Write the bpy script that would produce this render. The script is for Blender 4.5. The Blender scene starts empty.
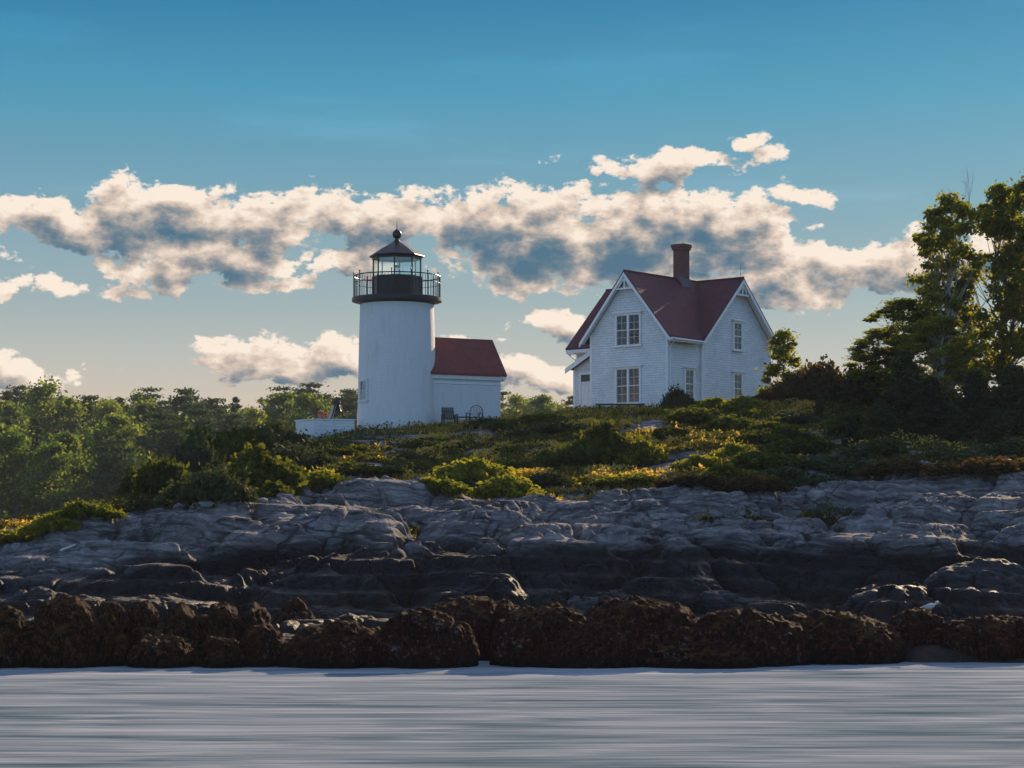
import bpy, bmesh, math, random
import numpy as np
from mathutils import Vector, Matrix

# ------------------------------------------------------------------ camera, sky, sun, exposure
F, YH, HC = 2100.0, 528.0, 3.0            # focal length in pixels, horizon row, eye height
SUN_AZ, SUN_EL = math.radians(24), math.radians(19.5)   # azimuth to the right of the view direction (+Y)
SUN_STRENGTH, SKY_STRENGTH, EXPOSURE = 4.6, 0.15, 0.75
sc = bpy.context.scene
cam = bpy.data.objects.new("camera", bpy.data.cameras.new("camera"))
sc.collection.objects.link(cam)
cam.location = (0, 0, HC); cam.rotation_euler = (math.pi/2, 0, 0)
cam.data.sensor_width = 36; cam.data.lens = 36*F/1024
cam.data.shift_y = (YH-384)/1024
cam.data.clip_start = 0.5; cam.data.clip_end = 5000
sc.camera = cam
sd = Vector((math.sin(SUN_AZ)*math.cos(SUN_EL), math.cos(SUN_AZ)*math.cos(SUN_EL), math.sin(SUN_EL)))
sl = bpy.data.lights.new("sun", 'SUN'); sl.energy = SUN_STRENGTH; sl.angle = math.radians(0.6); sl.color = (1, .74, .46)
so = bpy.data.objects.new("sun", sl); sc.collection.objects.link(so)
so.rotation_euler = (-sd).to_track_quat('-Z', 'Y').to_euler(); so.location = (60, 60, 60)
sc.view_settings.view_transform = 'Standard'; sc.view_settings.look = 'None'
sc.view_settings.exposure = EXPOSURE; sc.view_settings.gamma = 1; sc.view_settings.use_curve_mapping = False
sc.render.engine = 'CYCLES'
sc.cycles.use_denoising = True
sc.cycles.max_bounces = 6; sc.cycles.volume_bounces = 0; sc.cycles.transparent_max_bounces = 8
sc.cycles.caustics_reflective = False; sc.cycles.caustics_refractive = False

class NT:
    """small helper for building node trees"""
    def __init__(s, tree): s.t = tree
    def n(s, typ, **kw):
        nd = s.t.nodes.new(typ)
        for k, v in kw.items():
            if isinstance(k, str) and k.startswith('i_'): pass
            else: setattr(nd, k, v)
        return nd
    def put(s, sock, v):
        if isinstance(v, bpy.types.NodeSocket): s.t.links.new(v, sock)
        elif v is not None: sock.default_value = v
    def math(s, op, a, b=None, c=None, clamp=False):
        nd = s.n('ShaderNodeMath', operation=op, use_clamp=clamp)
        s.put(nd.inputs[0], a); s.put(nd.inputs[1], b); s.put(nd.inputs[2], c)
        return nd.outputs[0]
    def vec(s, op, a, b=None, c=None):
        nd = s.n('ShaderNodeVectorMath', operation=op)
        s.put(nd.inputs[0], a); s.put(nd.inputs[1], b)
        if c is not None: s.put(nd.inputs[2], c)
        return nd.outputs['Value'] if op in ('LENGTH', 'DOT_PRODUCT') else nd.outputs[0]
    def ramp(s, f, stops, interp='LINEAR'):
        nd = s.n('ShaderNodeValToRGB'); cr = nd.color_ramp; cr.interpolation = interp
        while len(cr.elements) < len(stops): cr.elements.new(1)
        for e, (p, c) in zip(cr.elements, stops):
            e.position = p; e.color = tuple(c) + (1,) if len(c) == 3 else c
        s.put(nd.inputs[0], f); return nd.outputs[0]
    def maprange(s, v, a, b, c=0., d=1., interp='SMOOTHSTEP'):
        nd = s.n('ShaderNodeMapRange', interpolation_type=interp)
        s.put(nd.inputs[0], v)
        for i, x in enumerate((a, b, c, d)): s.put(nd.inputs[1+i], x)
        return nd.outputs[0]
    def mix(s, f, a, b, mode='MIX'):
        nd = s.n('ShaderNodeMix', data_type='RGBA', blend_type=mode)
        s.put(nd.inputs[0], f); s.put(nd.inputs[6], a if isinstance(a, bpy.types.NodeSocket) else tuple(a)+(1,))
        s.put(nd.inputs[7], b if isinstance(b, bpy.types.NodeSocket) else tuple(b)+(1,)); return nd.outputs[2]
    def noise(s, v, scale, detail=4, rough=.55, w=None, dist=0., out='Fac'):
        nd = s.n('ShaderNodeTexNoise', noise_dimensions='3D')
        s.put(nd.inputs['Vector'], v); nd.inputs['Scale'].default_value = scale
        nd.inputs['Detail'].default_value = detail; nd.inputs['Roughness'].default_value = rough
        nd.inputs['Distortion'].default_value = dist
        return nd.outputs[out]

def srgb(r, g, b):
    f = lambda c: ((c/255+.055)/1.055)**2.4 if c > 10.3 else c/255/12.92
    return (f(r), f(g), f(b))

# ---- world: Nishita sky with evening tint and a band of backlit cumulus, all by direction (azimuth, elevation)
world = bpy.data.worlds.new("World"); sc.world = world; world.use_nodes = True
wt = world.node_tree; wt.nodes.clear(); N = NT(wt)
geo = N.n('ShaderNodeNewGeometry'); tc = N.n('ShaderNodeTexCoord')
dirv = tc.outputs['Generated']
sep = N.n('ShaderNodeSeparateXYZ'); wt.links.new(dirv, sep.inputs[0])
az = N.math('ARCTAN2', sep.outputs[0], sep.outputs[1])
el = N.math('ARCSINE', sep.outputs[2])
sky = N.n('ShaderNodeTexSky', sky_type='NISHITA'); sky.sun_disc = False
sky.sun_elevation = SUN_EL; sky.sun_rotation = SUN_AZ; sky.altitude = 0; sky.air_density = 1.0; sky.dust_density = .6; sky.ozone_density = 2.5
K = 1.0/SKY_STRENGTH
def pxd(x, y):            # direction (azimuth, elevation) seen at a point of the view
    a_ = math.atan((x-512)/F); e_ = math.atan((YH-y)/F*math.cos(a_)); return a_, e_
tint = N.ramp(N.math('MULTIPLY', el, 1/math.radians(90)), [(0, (.62, .60, .55)), (.05, (.50, .56, .56)), (.10, (.42, .60, .68)), (.17, (.30, .62, .82)), (.45, (1.32, 1.03, .90)), (1, (1.32, 1.03, .88))])
skc = N.mix(1, sky.outputs[0], tint, 'MULTIPLY')
eve = N.ramp(N.math('MULTIPLY', el, 1/math.radians(30)), [(0, srgb(214, 190, 170)), (.11, srgb(208, 190, 172)), (.155, srgb(184, 186, 180)), (.21, srgb(152, 172, 176)), (.29, srgb(118, 160, 176)), (.39, srgb(70, 148, 178)), (.47, srgb(38, 122, 162)), (1, srgb(60, 110, 150))])
eves = N.vec('SCALE', eve); 
eves.node.inputs['Scale'].default_value = K*.585
# the evening colours hold for the low sky ahead; elsewhere the Nishita sky is left as it is
ahead = N.maprange(N.math('ABSOLUTE', az), .6, 1.2, 1, 0)
low = N.maprange(el, .35, .6, 1, 0)
skc = N.mix(N.math('MULTIPLY', N.math('MULTIPLY', ahead, low), .96), skc, eves)

cl = N.n('ShaderNodeCombineXYZ'); wt.links.new(az, cl.inputs[0]); wt.links.new(el, cl.inputs[1])
P2 = cl.outputs[0]
CL = [ # x, y, rx, ry, strength : banks of cumulus
 (60, 218, 95, 28, .92), (150, 211, 110, 32, 1.08), (265, 216, 110, 34, .98), (390, 218, 110, 36, 1.0),
 (520, 228, 110, 50, 1.1), (640, 235, 120, 56, 1.15), (735, 232, 75, 50, 1.05), (672, 160, 105, 16, .78), (790, 190, 50, 10, .6),
 (757, 134, 17, 7, .50), (640, 268, 140, 24, .85), (215, 258, 120, 26, .75), (785, 280, 70, 22, .8), (860, 268, 80, 26, .85), (925, 252, 60, 24, .8), (985, 250, 50, 24, .7),
 (8, 284, 30, 10, .52), (70, 287, 30, 10, .54), (292, 278, 40, 13, .72), (352, 268, 40, 15, .82),
 (285, 358, 95, 24, .9), (345, 352, 42, 22, .8), (14, 366, 56, 20, .8), (530, 368, 60, 20, .85), (555, 322, 34, 12, .6),
 (890, 375, 70, 12, .6), (450, 328, 16, 7, .5), (125, 283, 22, 10, .5)]
def cloud_group(name, detailed):
    grp = bpy.data.node_groups.new(name, 'ShaderNodeTree')
    grp.interface.new_socket("P", in_out='INPUT', socket_type='NodeSocketVector')
    grp.interface.new_socket("D", in_out='OUTPUT', socket_type='NodeSocketFloat')
    G = NT(grp); gi = G.n('NodeGroupInput'); go = G.n('NodeGroupOutput')
    p = gi.outputs[0]
    def tn(v, scale, detail, rough, out=0):
        nd = G.n('ShaderNodeTexNoise', noise_dimensions='2D'); G.put(nd.inputs['Vector'], v); nd.inputs['Scale'].default_value = scale
        nd.inputs['Detail'].default_value = detail; nd.inputs['Roughness'].default_value = rough; return nd.outputs[out]
    wrp = G.vec('MULTIPLY_ADD', G.vec('SUBTRACT', tn(p, 24, 1, .5, 1), (.5, .5, .5)), (.034, .022, 0), p)
    acc = None
    for (x, y, rx, ry, s) in CL:
        a_, e_ = pxd(x, y+5)
        d = G.vec('MULTIPLY_ADD', wrp, (F/rx, F/ry, 0), (-a_*F/rx, -e_*F/ry, 0))
        m = G.math('MULTIPLY_ADD', G.vec('LENGTH', d), -s, s)
        acc = m if acc is None else G.math('MAXIMUM', acc, m)
    pn = G.vec('MULTIPLY', p, (1, 1.6, 1))
    n1 = tn(pn, 36, 8 if detailed else 5, .66 if detailed else .6)
    vor = G.n('ShaderNodeTexVoronoi', feature='F1', voronoi_dimensions='2D')
    G.put(vor.inputs['Vector'], G.vec('MULTIPLY_ADD', tn(pn, 110, 2, .6, 1), (.014, .014, 0), pn)); vor.inputs['Scale'].default_value = 75
    vor.inputs['Detail'].default_value = 1.0 if detailed else 0.; vor.inputs['Roughness'].default_value = .5
    dens = G.math('ADD', G.math('ADD', acc, G.math('MULTIPLY_ADD', n1, CL_AMP, CL_OFF-CL_AMP*.5)), G.math('MULTIPLY_ADD', vor.outputs['Distance'], -.42, .16))
    G.put(go.inputs[0], dens); return grp
CL_AMP, CL_OFF = 1.75, .13
g_full, g_soft = cloud_group("cloud_density", True), cloud_group("cloud_density_soft", False)
def density(grp, vecsock):
    nd = wt.nodes.new('ShaderNodeGroup'); nd.node_tree = grp; wt.links.new(vecsock, nd.inputs[0]); return nd.outputs[0]
d0 = density(g_full, P2)
d1 = density(g_soft, N.vec('ADD', P2, (.0035, .0075, 0)))
cov = N.maprange(d0, .0, .22)
thick = N.math('MAXIMUM', N.math('MULTIPLY_ADD', d0, .40, N.math('MULTIPLY', d1, .60)), 0)
puff = N.noise(N.vec('MULTIPLY', P2, (1, 1.7, 1)), 70, 6, .6)
sep2 = N.noise(N.vec('MULTIPLY', P2, (.7, 4, 1)), 9, 5, .6)
wisp = N.math('MULTIPLY', N.maprange(sep2, .50, .78, 0, .22), N.maprange(el, .10, .17))
skc = N.mix(wisp, skc, N.vec('SCALE', skc))
skc.node.inputs[7].links[0].from_node.inputs['Scale'].default_value = 1.7
edge = N.math('SUBTRACT', d0, d1)
lit = N.math('ADD', N.math('MULTIPLY_ADD', thick, -.84, 1.04), N.math('MULTIPLY_ADD', puff, 1.1, N.math('MULTIPLY_ADD', edge, .42, -.55)), clamp=True)
ccol = N.ramp(lit, [(0, srgb(70, 108, 132)), (.18, srgb(98, 122, 138)), (.36, srgb(138, 142, 146)), (.54, srgb(182, 172, 164)), (.76, srgb(228, 206, 188)), (1, srgb(255, 238, 220))])
ccs = N.vec('SCALE', ccol); ccs.node.inputs['Scale'].default_value = K*.60
skc2 = N.mix(N.math('MULTIPLY', cov, .95), skc, ccs)
bg = N.n('ShaderNodeBackground'); wt.links.new(skc, bg.inputs[0]); bg.inputs[1].default_value = SKY_STRENGTH
bg2 = N.n('ShaderNodeBackground'); wt.links.new(skc2, bg2.inputs[0]); bg2.inputs[1].default_value = SKY_STRENGTH
inband = N.math('MULTIPLY', N.math('MULTIPLY', N.math('LESS_THAN', N.math('ABSOLUTE', az), .36), N.math('GREATER_THAN', el, .03)), N.math('LESS_THAN', el, .235))
wmx = N.n('ShaderNodeMixShader'); N.put(wmx.inputs[0], inband); wt.links.new(bg.outputs[0], wmx.inputs[1]); wt.links.new(bg2.outputs[0], wmx.inputs[2])
wo = N.n('ShaderNodeOutputWorld'); wt.links.new(wmx.outputs[0], wo.inputs[0])
world.cycles.sampling_method = 'MANUAL'; world.cycles.sample_map_resolution = 512

# ------------------------------------------------------------------ numpy noise
def _hash(ix, iy, iz, seed):
    h = (ix.astype(np.int64)*374761393 + iy.astype(np.int64)*668265263 + iz.astype(np.int64)*2147483647 + seed*974634777) & 0xffffffff
    h = ((h ^ (h >> 13))*1274126177) & 0xffffffff
    h = ((h ^ (h >> 16))*2246822519) & 0xffffffff
    return ((h ^ (h >> 15)) & 0xffffff)/float(0xffffff)
def vnoise(x, y, z=0., seed=0):
    x, y, z = np.broadcast_arrays(np.asarray(x, float), np.asarray(y, float), np.asarray(z, float))
    ix, iy, iz = np.floor(x), np.floor(y), np.floor(z); fx, fy, fz = x-ix, y-iy, z-iz
    fx, fy, fz = [t*t*t*(t*(t*6-15)+10) for t in (fx, fy, fz)]
    r = 0
    for a in (0, 1):
        for b in (0, 1):
            for c in (0, 1):
                r = r + _hash(ix+a, iy+b, iz+c, seed)*(fx if a else 1-fx)*(fy if b else 1-fy)*(fz if c else 1-fz)
    return r*2-1
def fbm(x, y, z=0., octv=4, seed=0, gain=.5, lac=2.03):
    r = 0; a = 1; t = 0
    for o in range(octv):
        r = r + a*vnoise(np.asarray(x)*lac**o+7.3*o, np.asarray(y)*lac**o+3.1*o, np.asarray(z)*lac**o, seed+o); t += a; a *= gain
    return r/t
def ridged(x, y, octv=4, seed=0):
    r = 0; a = 1; t = 0
    for o in range(octv):
        r = r + a*(1-np.abs(vnoise(x*2.1**o, y*2.1**o, 0, seed+o))*2); t += a; a *= .5
    return r/t
def worley(x, y, seed=0):
    ix, iy = np.floor(x), np.floor(y)
    f1 = np.full(x.shape, 9.); f2 = f1.copy(); idr = np.zeros(x.shape); cx = np.zeros(x.shape); cy = cx.copy()
    for a in (-1, 0, 1):
        for b in (-1, 0, 1):
            px = ix+a+.1+.8*_hash(ix+a, iy+b, ix*0, seed); py = iy+b+.1+.8*_hash(ix+a, iy+b, ix*0, seed+11)
            d = np.hypot(x-px, y-py); c = d < f1
            f2 = np.where(c, f1, np.minimum(f2, d)); idr = np.where(c, _hash(ix+a, iy+b, ix*0, seed+23), idr)
            cx = np.where(c, x-px, cx); cy = np.where(c, y-py, cy); f1 = np.where(c, d, f1)
    return f1, f2, idr, cx, cy
def sst(a, b, x):
    t = np.clip((x-a)/(b-a), 0, 1); return t*t*(3-2*t)

# ------------------------------------------------------------------ helpers: objects
col = sc.collection
def link(o, parent=None):
    col.objects.link(o)
    if parent is not None: o.parent = parent
    return o
def tag(o, label=None, cat=None, group=None, kind=None):
    if label: o["label"] = label
    if cat: o["category"] = cat
    if group: o["group"] = group
    if kind: o["kind"] = kind
    return o
def empty(name, loc=(0, 0, 0), rz=0.):
    o = bpy.data.objects.new(name, None); col.objects.link(o); o.location = loc; o.rotation_euler = (0, 0, rz)
    o.empty_display_size = .1; return o
def np_mesh(name, V, Q, mat, smooth=False, attr=None):
    """mesh from arrays; Q is (n,4) or (n,3)"""
    me = bpy.data.meshes.new(name); V = np.asarray(V, np.float32); Q = np.asarray(Q, np.int32); k = Q.shape[1]
    me.vertices.add(len(V)); me.vertices.foreach_set("co", V.ravel())
    me.loops.add(Q.size); me.loops.foreach_set("vertex_index", Q.ravel())
    me.polygons.add(len(Q)); me.polygons.foreach_set("loop_start", np.arange(0, Q.size, k, dtype=np.int32))
    if smooth: me.polygons.foreach_set("use_smooth", np.ones(len(Q), bool))
    me.update(calc_edges=True)
    for nm, arr in (attr or {}).items():
        a = me.attributes.new(nm, 'FLOAT', 'POINT'); a.data.foreach_set("value", np.asarray(arr, np.float32))
    for m in (mat if isinstance(mat, (list, tuple)) else [mat]): me.materials.append(m)
    return me
def copy_tree(o, parent=None):
    c = o.copy(); col.objects.link(c); c.parent = parent
    for ch in list(o.children): copy_tree(ch, c)
    return c
class MB:
    """collects solid pieces; build() links them as one mesh object with planar UVs in metres"""
    def __init__(s): s.bm = bmesh.new()
    def prism(s, pts, ext):
        pts = [Vector(p) for p in pts]; ext = Vector(ext)
        a = [s.bm.verts.new(p) for p in pts]; b = [s.bm.verts.new(p+ext) for p in pts]; n = len(a)
        s.bm.faces.new(a); s.bm.faces.new(b[::-1])
        for i in range(n): s.bm.faces.new((a[i], b[i], b[(i+1) % n], a[(i+1) % n]))
        return s
    def frame_box(s, o, u, v, w):
        """box at corner o with edge vectors u v w"""
        o, u, v, w = map(Vector, (o, u, v, w)); return s.prism([o, o+u, o+u+v, o+v], w)
    def box(s, x0, y0, z0, x1, y1, z1): return s.frame_box((x0, y0, z0), (x1-x0, 0, 0), (0, y1-y0, 0), (0, 0, z1-z0))
    def tube(s, pts, r, seg=8, r1=None):
        pts = [Vector(p) for p in pts]; rings = []
        for i, p in enumerate(pts):
            t = (pts[min(i+1, len(pts)-1)]-pts[max(i-1, 0)]).normalized()
            up = Vector((0, 0, 1)) if abs(t.z) < .9 else Vector((1, 0, 0))
            a = t.cross(up).normalized(); b = t.cross(a)
            rr = r if r1 is None else r+(r1-r)*i/(len(pts)-1)
            rings.append([s.bm.verts.new(p+a*rr*math.cos(2*math.pi*k/seg)+b*rr*math.sin(2*math.pi*k/seg)) for k in range(seg)])
        for i in range(len(rings)-1):
            for k in range(seg): s.bm.faces.new((rings[i][k], rings[i][(k+1) % seg], rings[i+1][(k+1) % seg], rings[i+1][k]))
        s.bm.faces.new(rings[0][::-1]); s.bm.faces.new(rings[-1]); return s
    def lathe(s, prof, seg=48, c=(0, 0), closed_caps=True, a0=0.):
        rings = []
        for (r, z) in prof:
            rings.append([s.bm.verts.new((c[0]+r*math.cos(a0+2*math.pi*k/seg), c[1]+r*math.sin(a0+2*math.pi*k/seg), z)) for k in range(seg)])
        for i in range(len(rings)-1):
            for k in range(seg): s.bm.faces.new((rings[i][k], rings[i][(k+1) % seg], rings[i+1][(k+1) % seg], rings[i+1][k]))
        if closed_caps: s.bm.faces.new(rings[0][::-1]); s.bm.faces.new(rings[-1])
        return s
    def build(s, name, mat, parent=None, smooth=False, bevel=0.):
        bm = s.bm; bmesh.ops.recalc_face_normals(bm, faces=bm.faces)
        if bevel:
            bmesh.ops.bevel(bm, geom=[e for e in bm.edges if e.calc_face_angle(0) > .5], offset=bevel, segments=1, affect='EDGES', clamp_overlap=True)
        uv = bm.loops.layers.uv.new("uv")
        for f in bm.faces:
            n = f.normal; t = Vector((0, 0, 1)).cross(n)
            if t.length < .05: t = Vector((1, 0, 0))
            t.normalize(); b = n.cross(t)
            for l in f.loops: l[uv].uv = (l.vert.co.dot(t), l.vert.co.dot(b))
            f.smooth = smooth
        me = bpy.data.meshes.new(name); bm.to_mesh(me); bm.free(); me.materials.append(mat)
        if smooth: me.set_sharp_from_angle(angle=math.radians(35))
        return link(bpy.data.objects.new(name, me), parent)

# ------------------------------------------------------------------ materials
def new_mat(name):
    m = bpy.data.materials.new(name); m.use_nodes = True; t = m.node_tree; t.nodes.clear(); n = NT(t)
    out = n.n('ShaderNodeOutputMaterial'); bs = n.n('ShaderNodeBsdfPrincipled'); t.links.new(bs.outputs[0], out.inputs[0])
    return m, n, bs, out
def bump(n, h, dist, strength=1., normal=None):
    b = n.n('ShaderNodeBump'); n.put(b.inputs['Height'], h); b.inputs['Distance'].default_value = dist; b.inputs['Strength'].default_value = strength
    if normal is not None: n.put(b.inputs['Normal'], normal)
    return b.outputs[0]
def simple(name, c, rough=.6, metal=0., var=.12, scale=6, bmp=.004):
    m, n, bs, out = new_mat(name); co = n.n('ShaderNodeTexCoord').outputs['Object']
    ns = n.noise(co, scale, 6, .6); d = tuple(x*(1-var*2) for x in c); u = tuple(min(1, x*(1+var)) for x in c)
    n.put(bs.inputs['Base Color'], n.ramp(ns, [(.25, d), (.75, u)])); bs.inputs['Roughness'].default_value = rough; bs.inputs['Metallic'].default_value = metal
    n.put(bs.inputs['Normal'], bump(n, n.noise(co, scale*6, 4), bmp)); return m

def m_shingle(name, c, w, h, var, bd, wob=0.02, mortar=.006):
    m, n, bs, out = new_mat(name); uv = n.n('ShaderNodeUVMap').outputs[0]
    uvw = n.vec('MULTIPLY_ADD', n.vec('SUBTRACT', n.noise(uv, 1.3, 3, out='Color'), (.5, .5, .5)), (wob, wob*2, 0), uv)
    br = n.n('ShaderNodeTexBrick'); n.put(br.inputs['Vector'], uvw); br.offset = .5
    br.inputs['Scale'].default_value = 1; br.inputs['Brick Width'].default_value = w; br.inputs['Row Height'].default_value = h
    br.inputs['Mortar Size'].default_value = mortar; br.inputs['Mortar Smooth'].default_value = .6
    br.inputs['Color1'].default_value = tuple(x*(1-var) for x in c)+(1,); br.inputs['Color2'].default_value = tuple(min(1, x*(1+var)) for x in c)+(1,)
    br.inputs['Mortar'].default_value = tuple(x*.45 for x in c)+(1,)
    dirt = n.noise(uv, .9, 7, .65)
    cc = n.mix(n.maprange(dirt, .45, .75, 0, .45), br.outputs['Color'], tuple(x*.58 for x in c))
    cc = n.mix(n.maprange(n.noise(uv, 2.3, 7, .7), .52, .72, 0, .4), cc, tuple(min(1, x*1.3+.015) for x in c))
    n.put(bs.inputs['Base Color'], cc); bs.inputs['Roughness'].default_value = .75
    sv = n.n('ShaderNodeSeparateXYZ'); n.put(sv.inputs[0], uvw)
    saw = n.math('FRACT', n.math('DIVIDE', sv.outputs[1], h))
    hh = n.math('ADD', n.math('MULTIPLY', saw, -1.0), n.math('MULTIPLY', br.outputs['Fac'], -.6))
    n.put(bs.inputs['Normal'], bump(n, n.math('ADD', hh, n.math('MULTIPLY', n.noise(uv, 14, 4), .8)), bd)); return m
M_siding = m_shingle("white_painted_shingles", (.74, .75, .77), .16, .12, .05, .030, .03)
M_roof = m_shingle("dark_red_shingle_roof", (.115, .020, .028), .22, .14, .16, .02, .02)
M_roof2 = m_shingle("brick_red_tile_roof", (.17, .032, .028), .22, .16, .14, .02, .015)
M_trim = simple("white_trim_paint", (.78, .78, .80), .5, var=.06)
M_black = simple("black_iron_paint", (.020, .017, .022), .42, .3)
M_dark = simple("weathered_dark_timber", (.05, .045, .045), .7)
M_grey = simple("grey_weathered_timber", (.16, .15, .16), .8)
M_lightgrey = simple("pale_metal_sheet", (.45, .46, .5), .5)
M_terra = simple("terracotta", (.50, .17, .12), .8)
M_driftwood = simple("bleached_driftwood", (.62, .60, .58), .9)
M_bark = simple("grey_brown_bark", (.10, .085, .07), .9, scale=3, bmp=.02)
M_paleb = simple("pale_birch_bark", (.36, .34, .31), .8, scale=3, bmp=.01)
M_brass = simple("brass_lens_frame", (.4, .3, .15), .35, .8)
M_gull = simple("white_feathers", (.5, .49, .48), .7, var=.04)
M_gullw = simple("grey_wing_feathers", (.34, .36, .40), .7, var=.05)
M_beak = simple("yellow_beak_and_legs", (.6, .35, .05), .5, var=.05)
M_curt = simple("pale_lace_curtain", (.11, .115, .135), .9, var=.25, scale=12)
M_interior = simple("dark_room_interior", (.03, .033, .045), .9)
M_brick, nn, bs, _ = new_mat("red_chimney_brick")
uv = nn.n('ShaderNodeUVMap').outputs[0]; br = nn.n('ShaderNodeTexBrick'); nn.put(br.inputs[0], uv)
br.inputs['Scale'].default_value = 1; br.inputs['Brick Width'].default_value = .21; br.inputs['Row Height'].default_value = .075; br.inputs['Mortar Size'].default_value = .008
br.inputs['Color1'].default_value = (.13, .042, .035, 1); br.inputs['Color2'].default_value = (.17, .058, .047, 1); br.inputs['Mortar'].default_value = (.12, .10, .095, 1)
nn.put(bs.inputs['Base Color'], br.outputs[0]); nn.put(bs.inputs['Normal'], bump(nn, br.outputs['Fac'], -.01)); bs.inputs['Roughness'].default_value = .85
M_white, nn, bs, _ = new_mat("whitewashed_brick")
co = nn.n('ShaderNodeTexCoord').outputs['Object']
se = nn.n('ShaderNodeSeparateXYZ'); nn.put(se.inputs[0], co)
cyl = nn.n('ShaderNodeCombineXYZ'); nn.put(cyl.inputs[0], nn.math('MULTIPLY', nn.math('ARCTAN2', se.outputs[1], se.outputs[0]), 1.8)); nn.put(cyl.inputs[1], se.outputs[2])
br = nn.n('ShaderNodeTexBrick'); nn.put(br.inputs[0], cyl.outputs[0])
br.inputs['Scale'].default_value = 1; br.inputs['Brick Width'].default_value = .22; br.inputs['Row Height'].default_value = .08; br.inputs['Mortar Size'].default_value = .008
st = nn.noise(nn.vec('MULTIPLY', co, (2.5, 2.5, .5)), 1.4, 8, .65)
sp = nn.noise(co, 9, 6, .7)
cc = nn.mix(nn.maprange(st, .48, .78, 0, .5), (.76, .77, .80), (.52, .50, .48)); cc = nn.mix(nn.maprange(sp, .60, .74, 0, .5), cc, (.50, .45, .41)); cc = nn.mix(nn.math('MULTIPLY', br.outputs['Fac'], .22), cc, (.40, .38, .38))
rs = nn.noise(nn.vec('MULTIPLY', co, (5, 5, .35)), 1.6, 5, .6); cc = nn.mix(nn.math('MULTIPLY', nn.maprange(rs, .60, .74), .35), cc, (.45, .33, .24))
nn.put(bs.inputs['Base Color'], cc); bs.inputs['Roughness'].default_value = .7
nn.put(bs.inputs['Normal'], bump(nn, nn.math('ADD', nn.math('MULTIPLY', br.outputs['Fac'], -1), nn.math('MULTIPLY', sp, 1.5)), .03))
M_glass, nn, bs, out = new_mat("window_glass")
nt_ = M_glass.node_tree
gl = nn.n('ShaderNodeBsdfGlossy'); gl.inputs[1].default_value = .06; tr = nn.n('ShaderNodeBsdfTransparent'); tr.inputs[0].default_value = (.85, .88, .9, 1)
nn.put(gl.inputs['Normal'], bump(nn, nn.noise(nn.n('ShaderNodeTexCoord').outputs['Object'], 3, 2), .02))
mx = nn.n('ShaderNodeMixShader'); fr = nn.n('ShaderNodeFresnel'); fr.inputs[0].default_value = 1.6
nn.put(mx.inputs[0], nn.math('MULTIPLY', nn.math('MULTIPLY', fr.outputs[0], nn.math('SUBTRACT', 1, nn.n('ShaderNodeNewGeometry').outputs['Backfacing'])), .8)); nt_.links.new(tr.outputs[0], mx.inputs[1]); nt_.links.new(gl.outputs[0], mx.inputs[2]); nt_.links.new(mx.outputs[0], out.inputs[0])
M_cglass, nn, bs, out = new_mat("lantern_glass")
nt_ = M_cglass.node_tree; gl = nn.n('ShaderNodeBsdfGlossy'); gl.inputs[1].default_value = .04; tr = nn.n('ShaderNodeBsdfTransparent'); tr.inputs[0].default_value = (.93, .96, .96, 1)
mx = nn.n('ShaderNodeMixShader'); mx.inputs[0].default_value = .10; nt_.links.new(tr.outputs[0], mx.inputs[1]); nt_.links.new(gl.outputs[0], mx.inputs[2]); nt_.links.new(mx.outputs[0], out.inputs[0])

# rock + soil of the island
M_ground, n, bs, out = new_mat("bedrock_and_turf")
g = n.n('ShaderNodeNewGeometry'); pos = g.outputs['Position']
s3 = n.n('ShaderNodeSeparateXYZ'); n.put(s3.inputs[0], pos)
att = n.n('ShaderNodeAttribute', attribute_name='grass').outputs['Fac']; crk = n.n('ShaderNodeAttribute', attribute_name='crack').outputs['Fac']
wp = n.vec('MULTIPLY_ADD', n.noise(pos, .3, 3, out='Color'), (1.6, 1.6, 1.6), pos)
fol = n.noise(n.vec('MULTIPLY', wp, (.5, .9, 5.5)), 1.6, 8, .62)          # foliation of the gneiss
big = n.noise(pos, .28, 6, .6); med = n.noise(pos, 2.2, 8, .68); fine = n.noise(pos, 16, 8, .7)
rk = n.ramp(fol, [(.30, (.065, .060, .060)), (.44, (.19, .178, .178)), (.57, (.36, .340, .335)), (.70, (.56, .53, .51))])
rk = n.mix(n.maprange(med, .35, .7), n.mix(1, rk, (.62, .60, .66), 'MULTIPLY'), rk)
rk = n.mix(n.maprange(big, .52, .68, 0, .5), rk, (.24, .19, .195))
lich = n.math('MULTIPLY', n.maprange(fine, .60, .68), n.maprange(n.noise(pos, 1.1, 4), .45, .62))
rk = n.mix(n.math('MULTIPLY', lich, .7), rk, (.42, .43, .40))
ora = n.math('MULTIPLY', n.maprange(n.noise(pos, 5, 6), .66, .72), n.maprange(n.noise(pos, .5, 2), .5, .62))
rk = n.mix(n.math('MULTIPLY', ora, .7), rk, (.34, .22, .10))
rk = n.mix(n.math('MULTIPLY', crk, .8), rk, (.02, .02, .022))
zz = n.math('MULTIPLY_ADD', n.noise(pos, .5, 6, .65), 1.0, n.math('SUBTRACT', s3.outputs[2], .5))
rk = n.mix(n.maprange(n.math('ADD', zz, n.maprange(s3.outputs[0], -13, -5, .75, 0)), 2.25, 2.85, .96, 0), rk, (.006, .006, .008))        # black tidal band of lichen, raised to paint in the shade above the seaweed
rk = n.mix(n.math('MULTIPLY', n.maprange(zz, .9, 1.6, 1, 0), n.maprange(n.noise(pos, 3, 6), .4, .6)), rk, (.035, .018, .012))
soil = n.ramp(n.noise(pos, 1.3, 8, .7), [(.3, (.022, .024, .012)), (.5, (.045, .05, .02)), (.7, (.10, .09, .035))])
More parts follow.
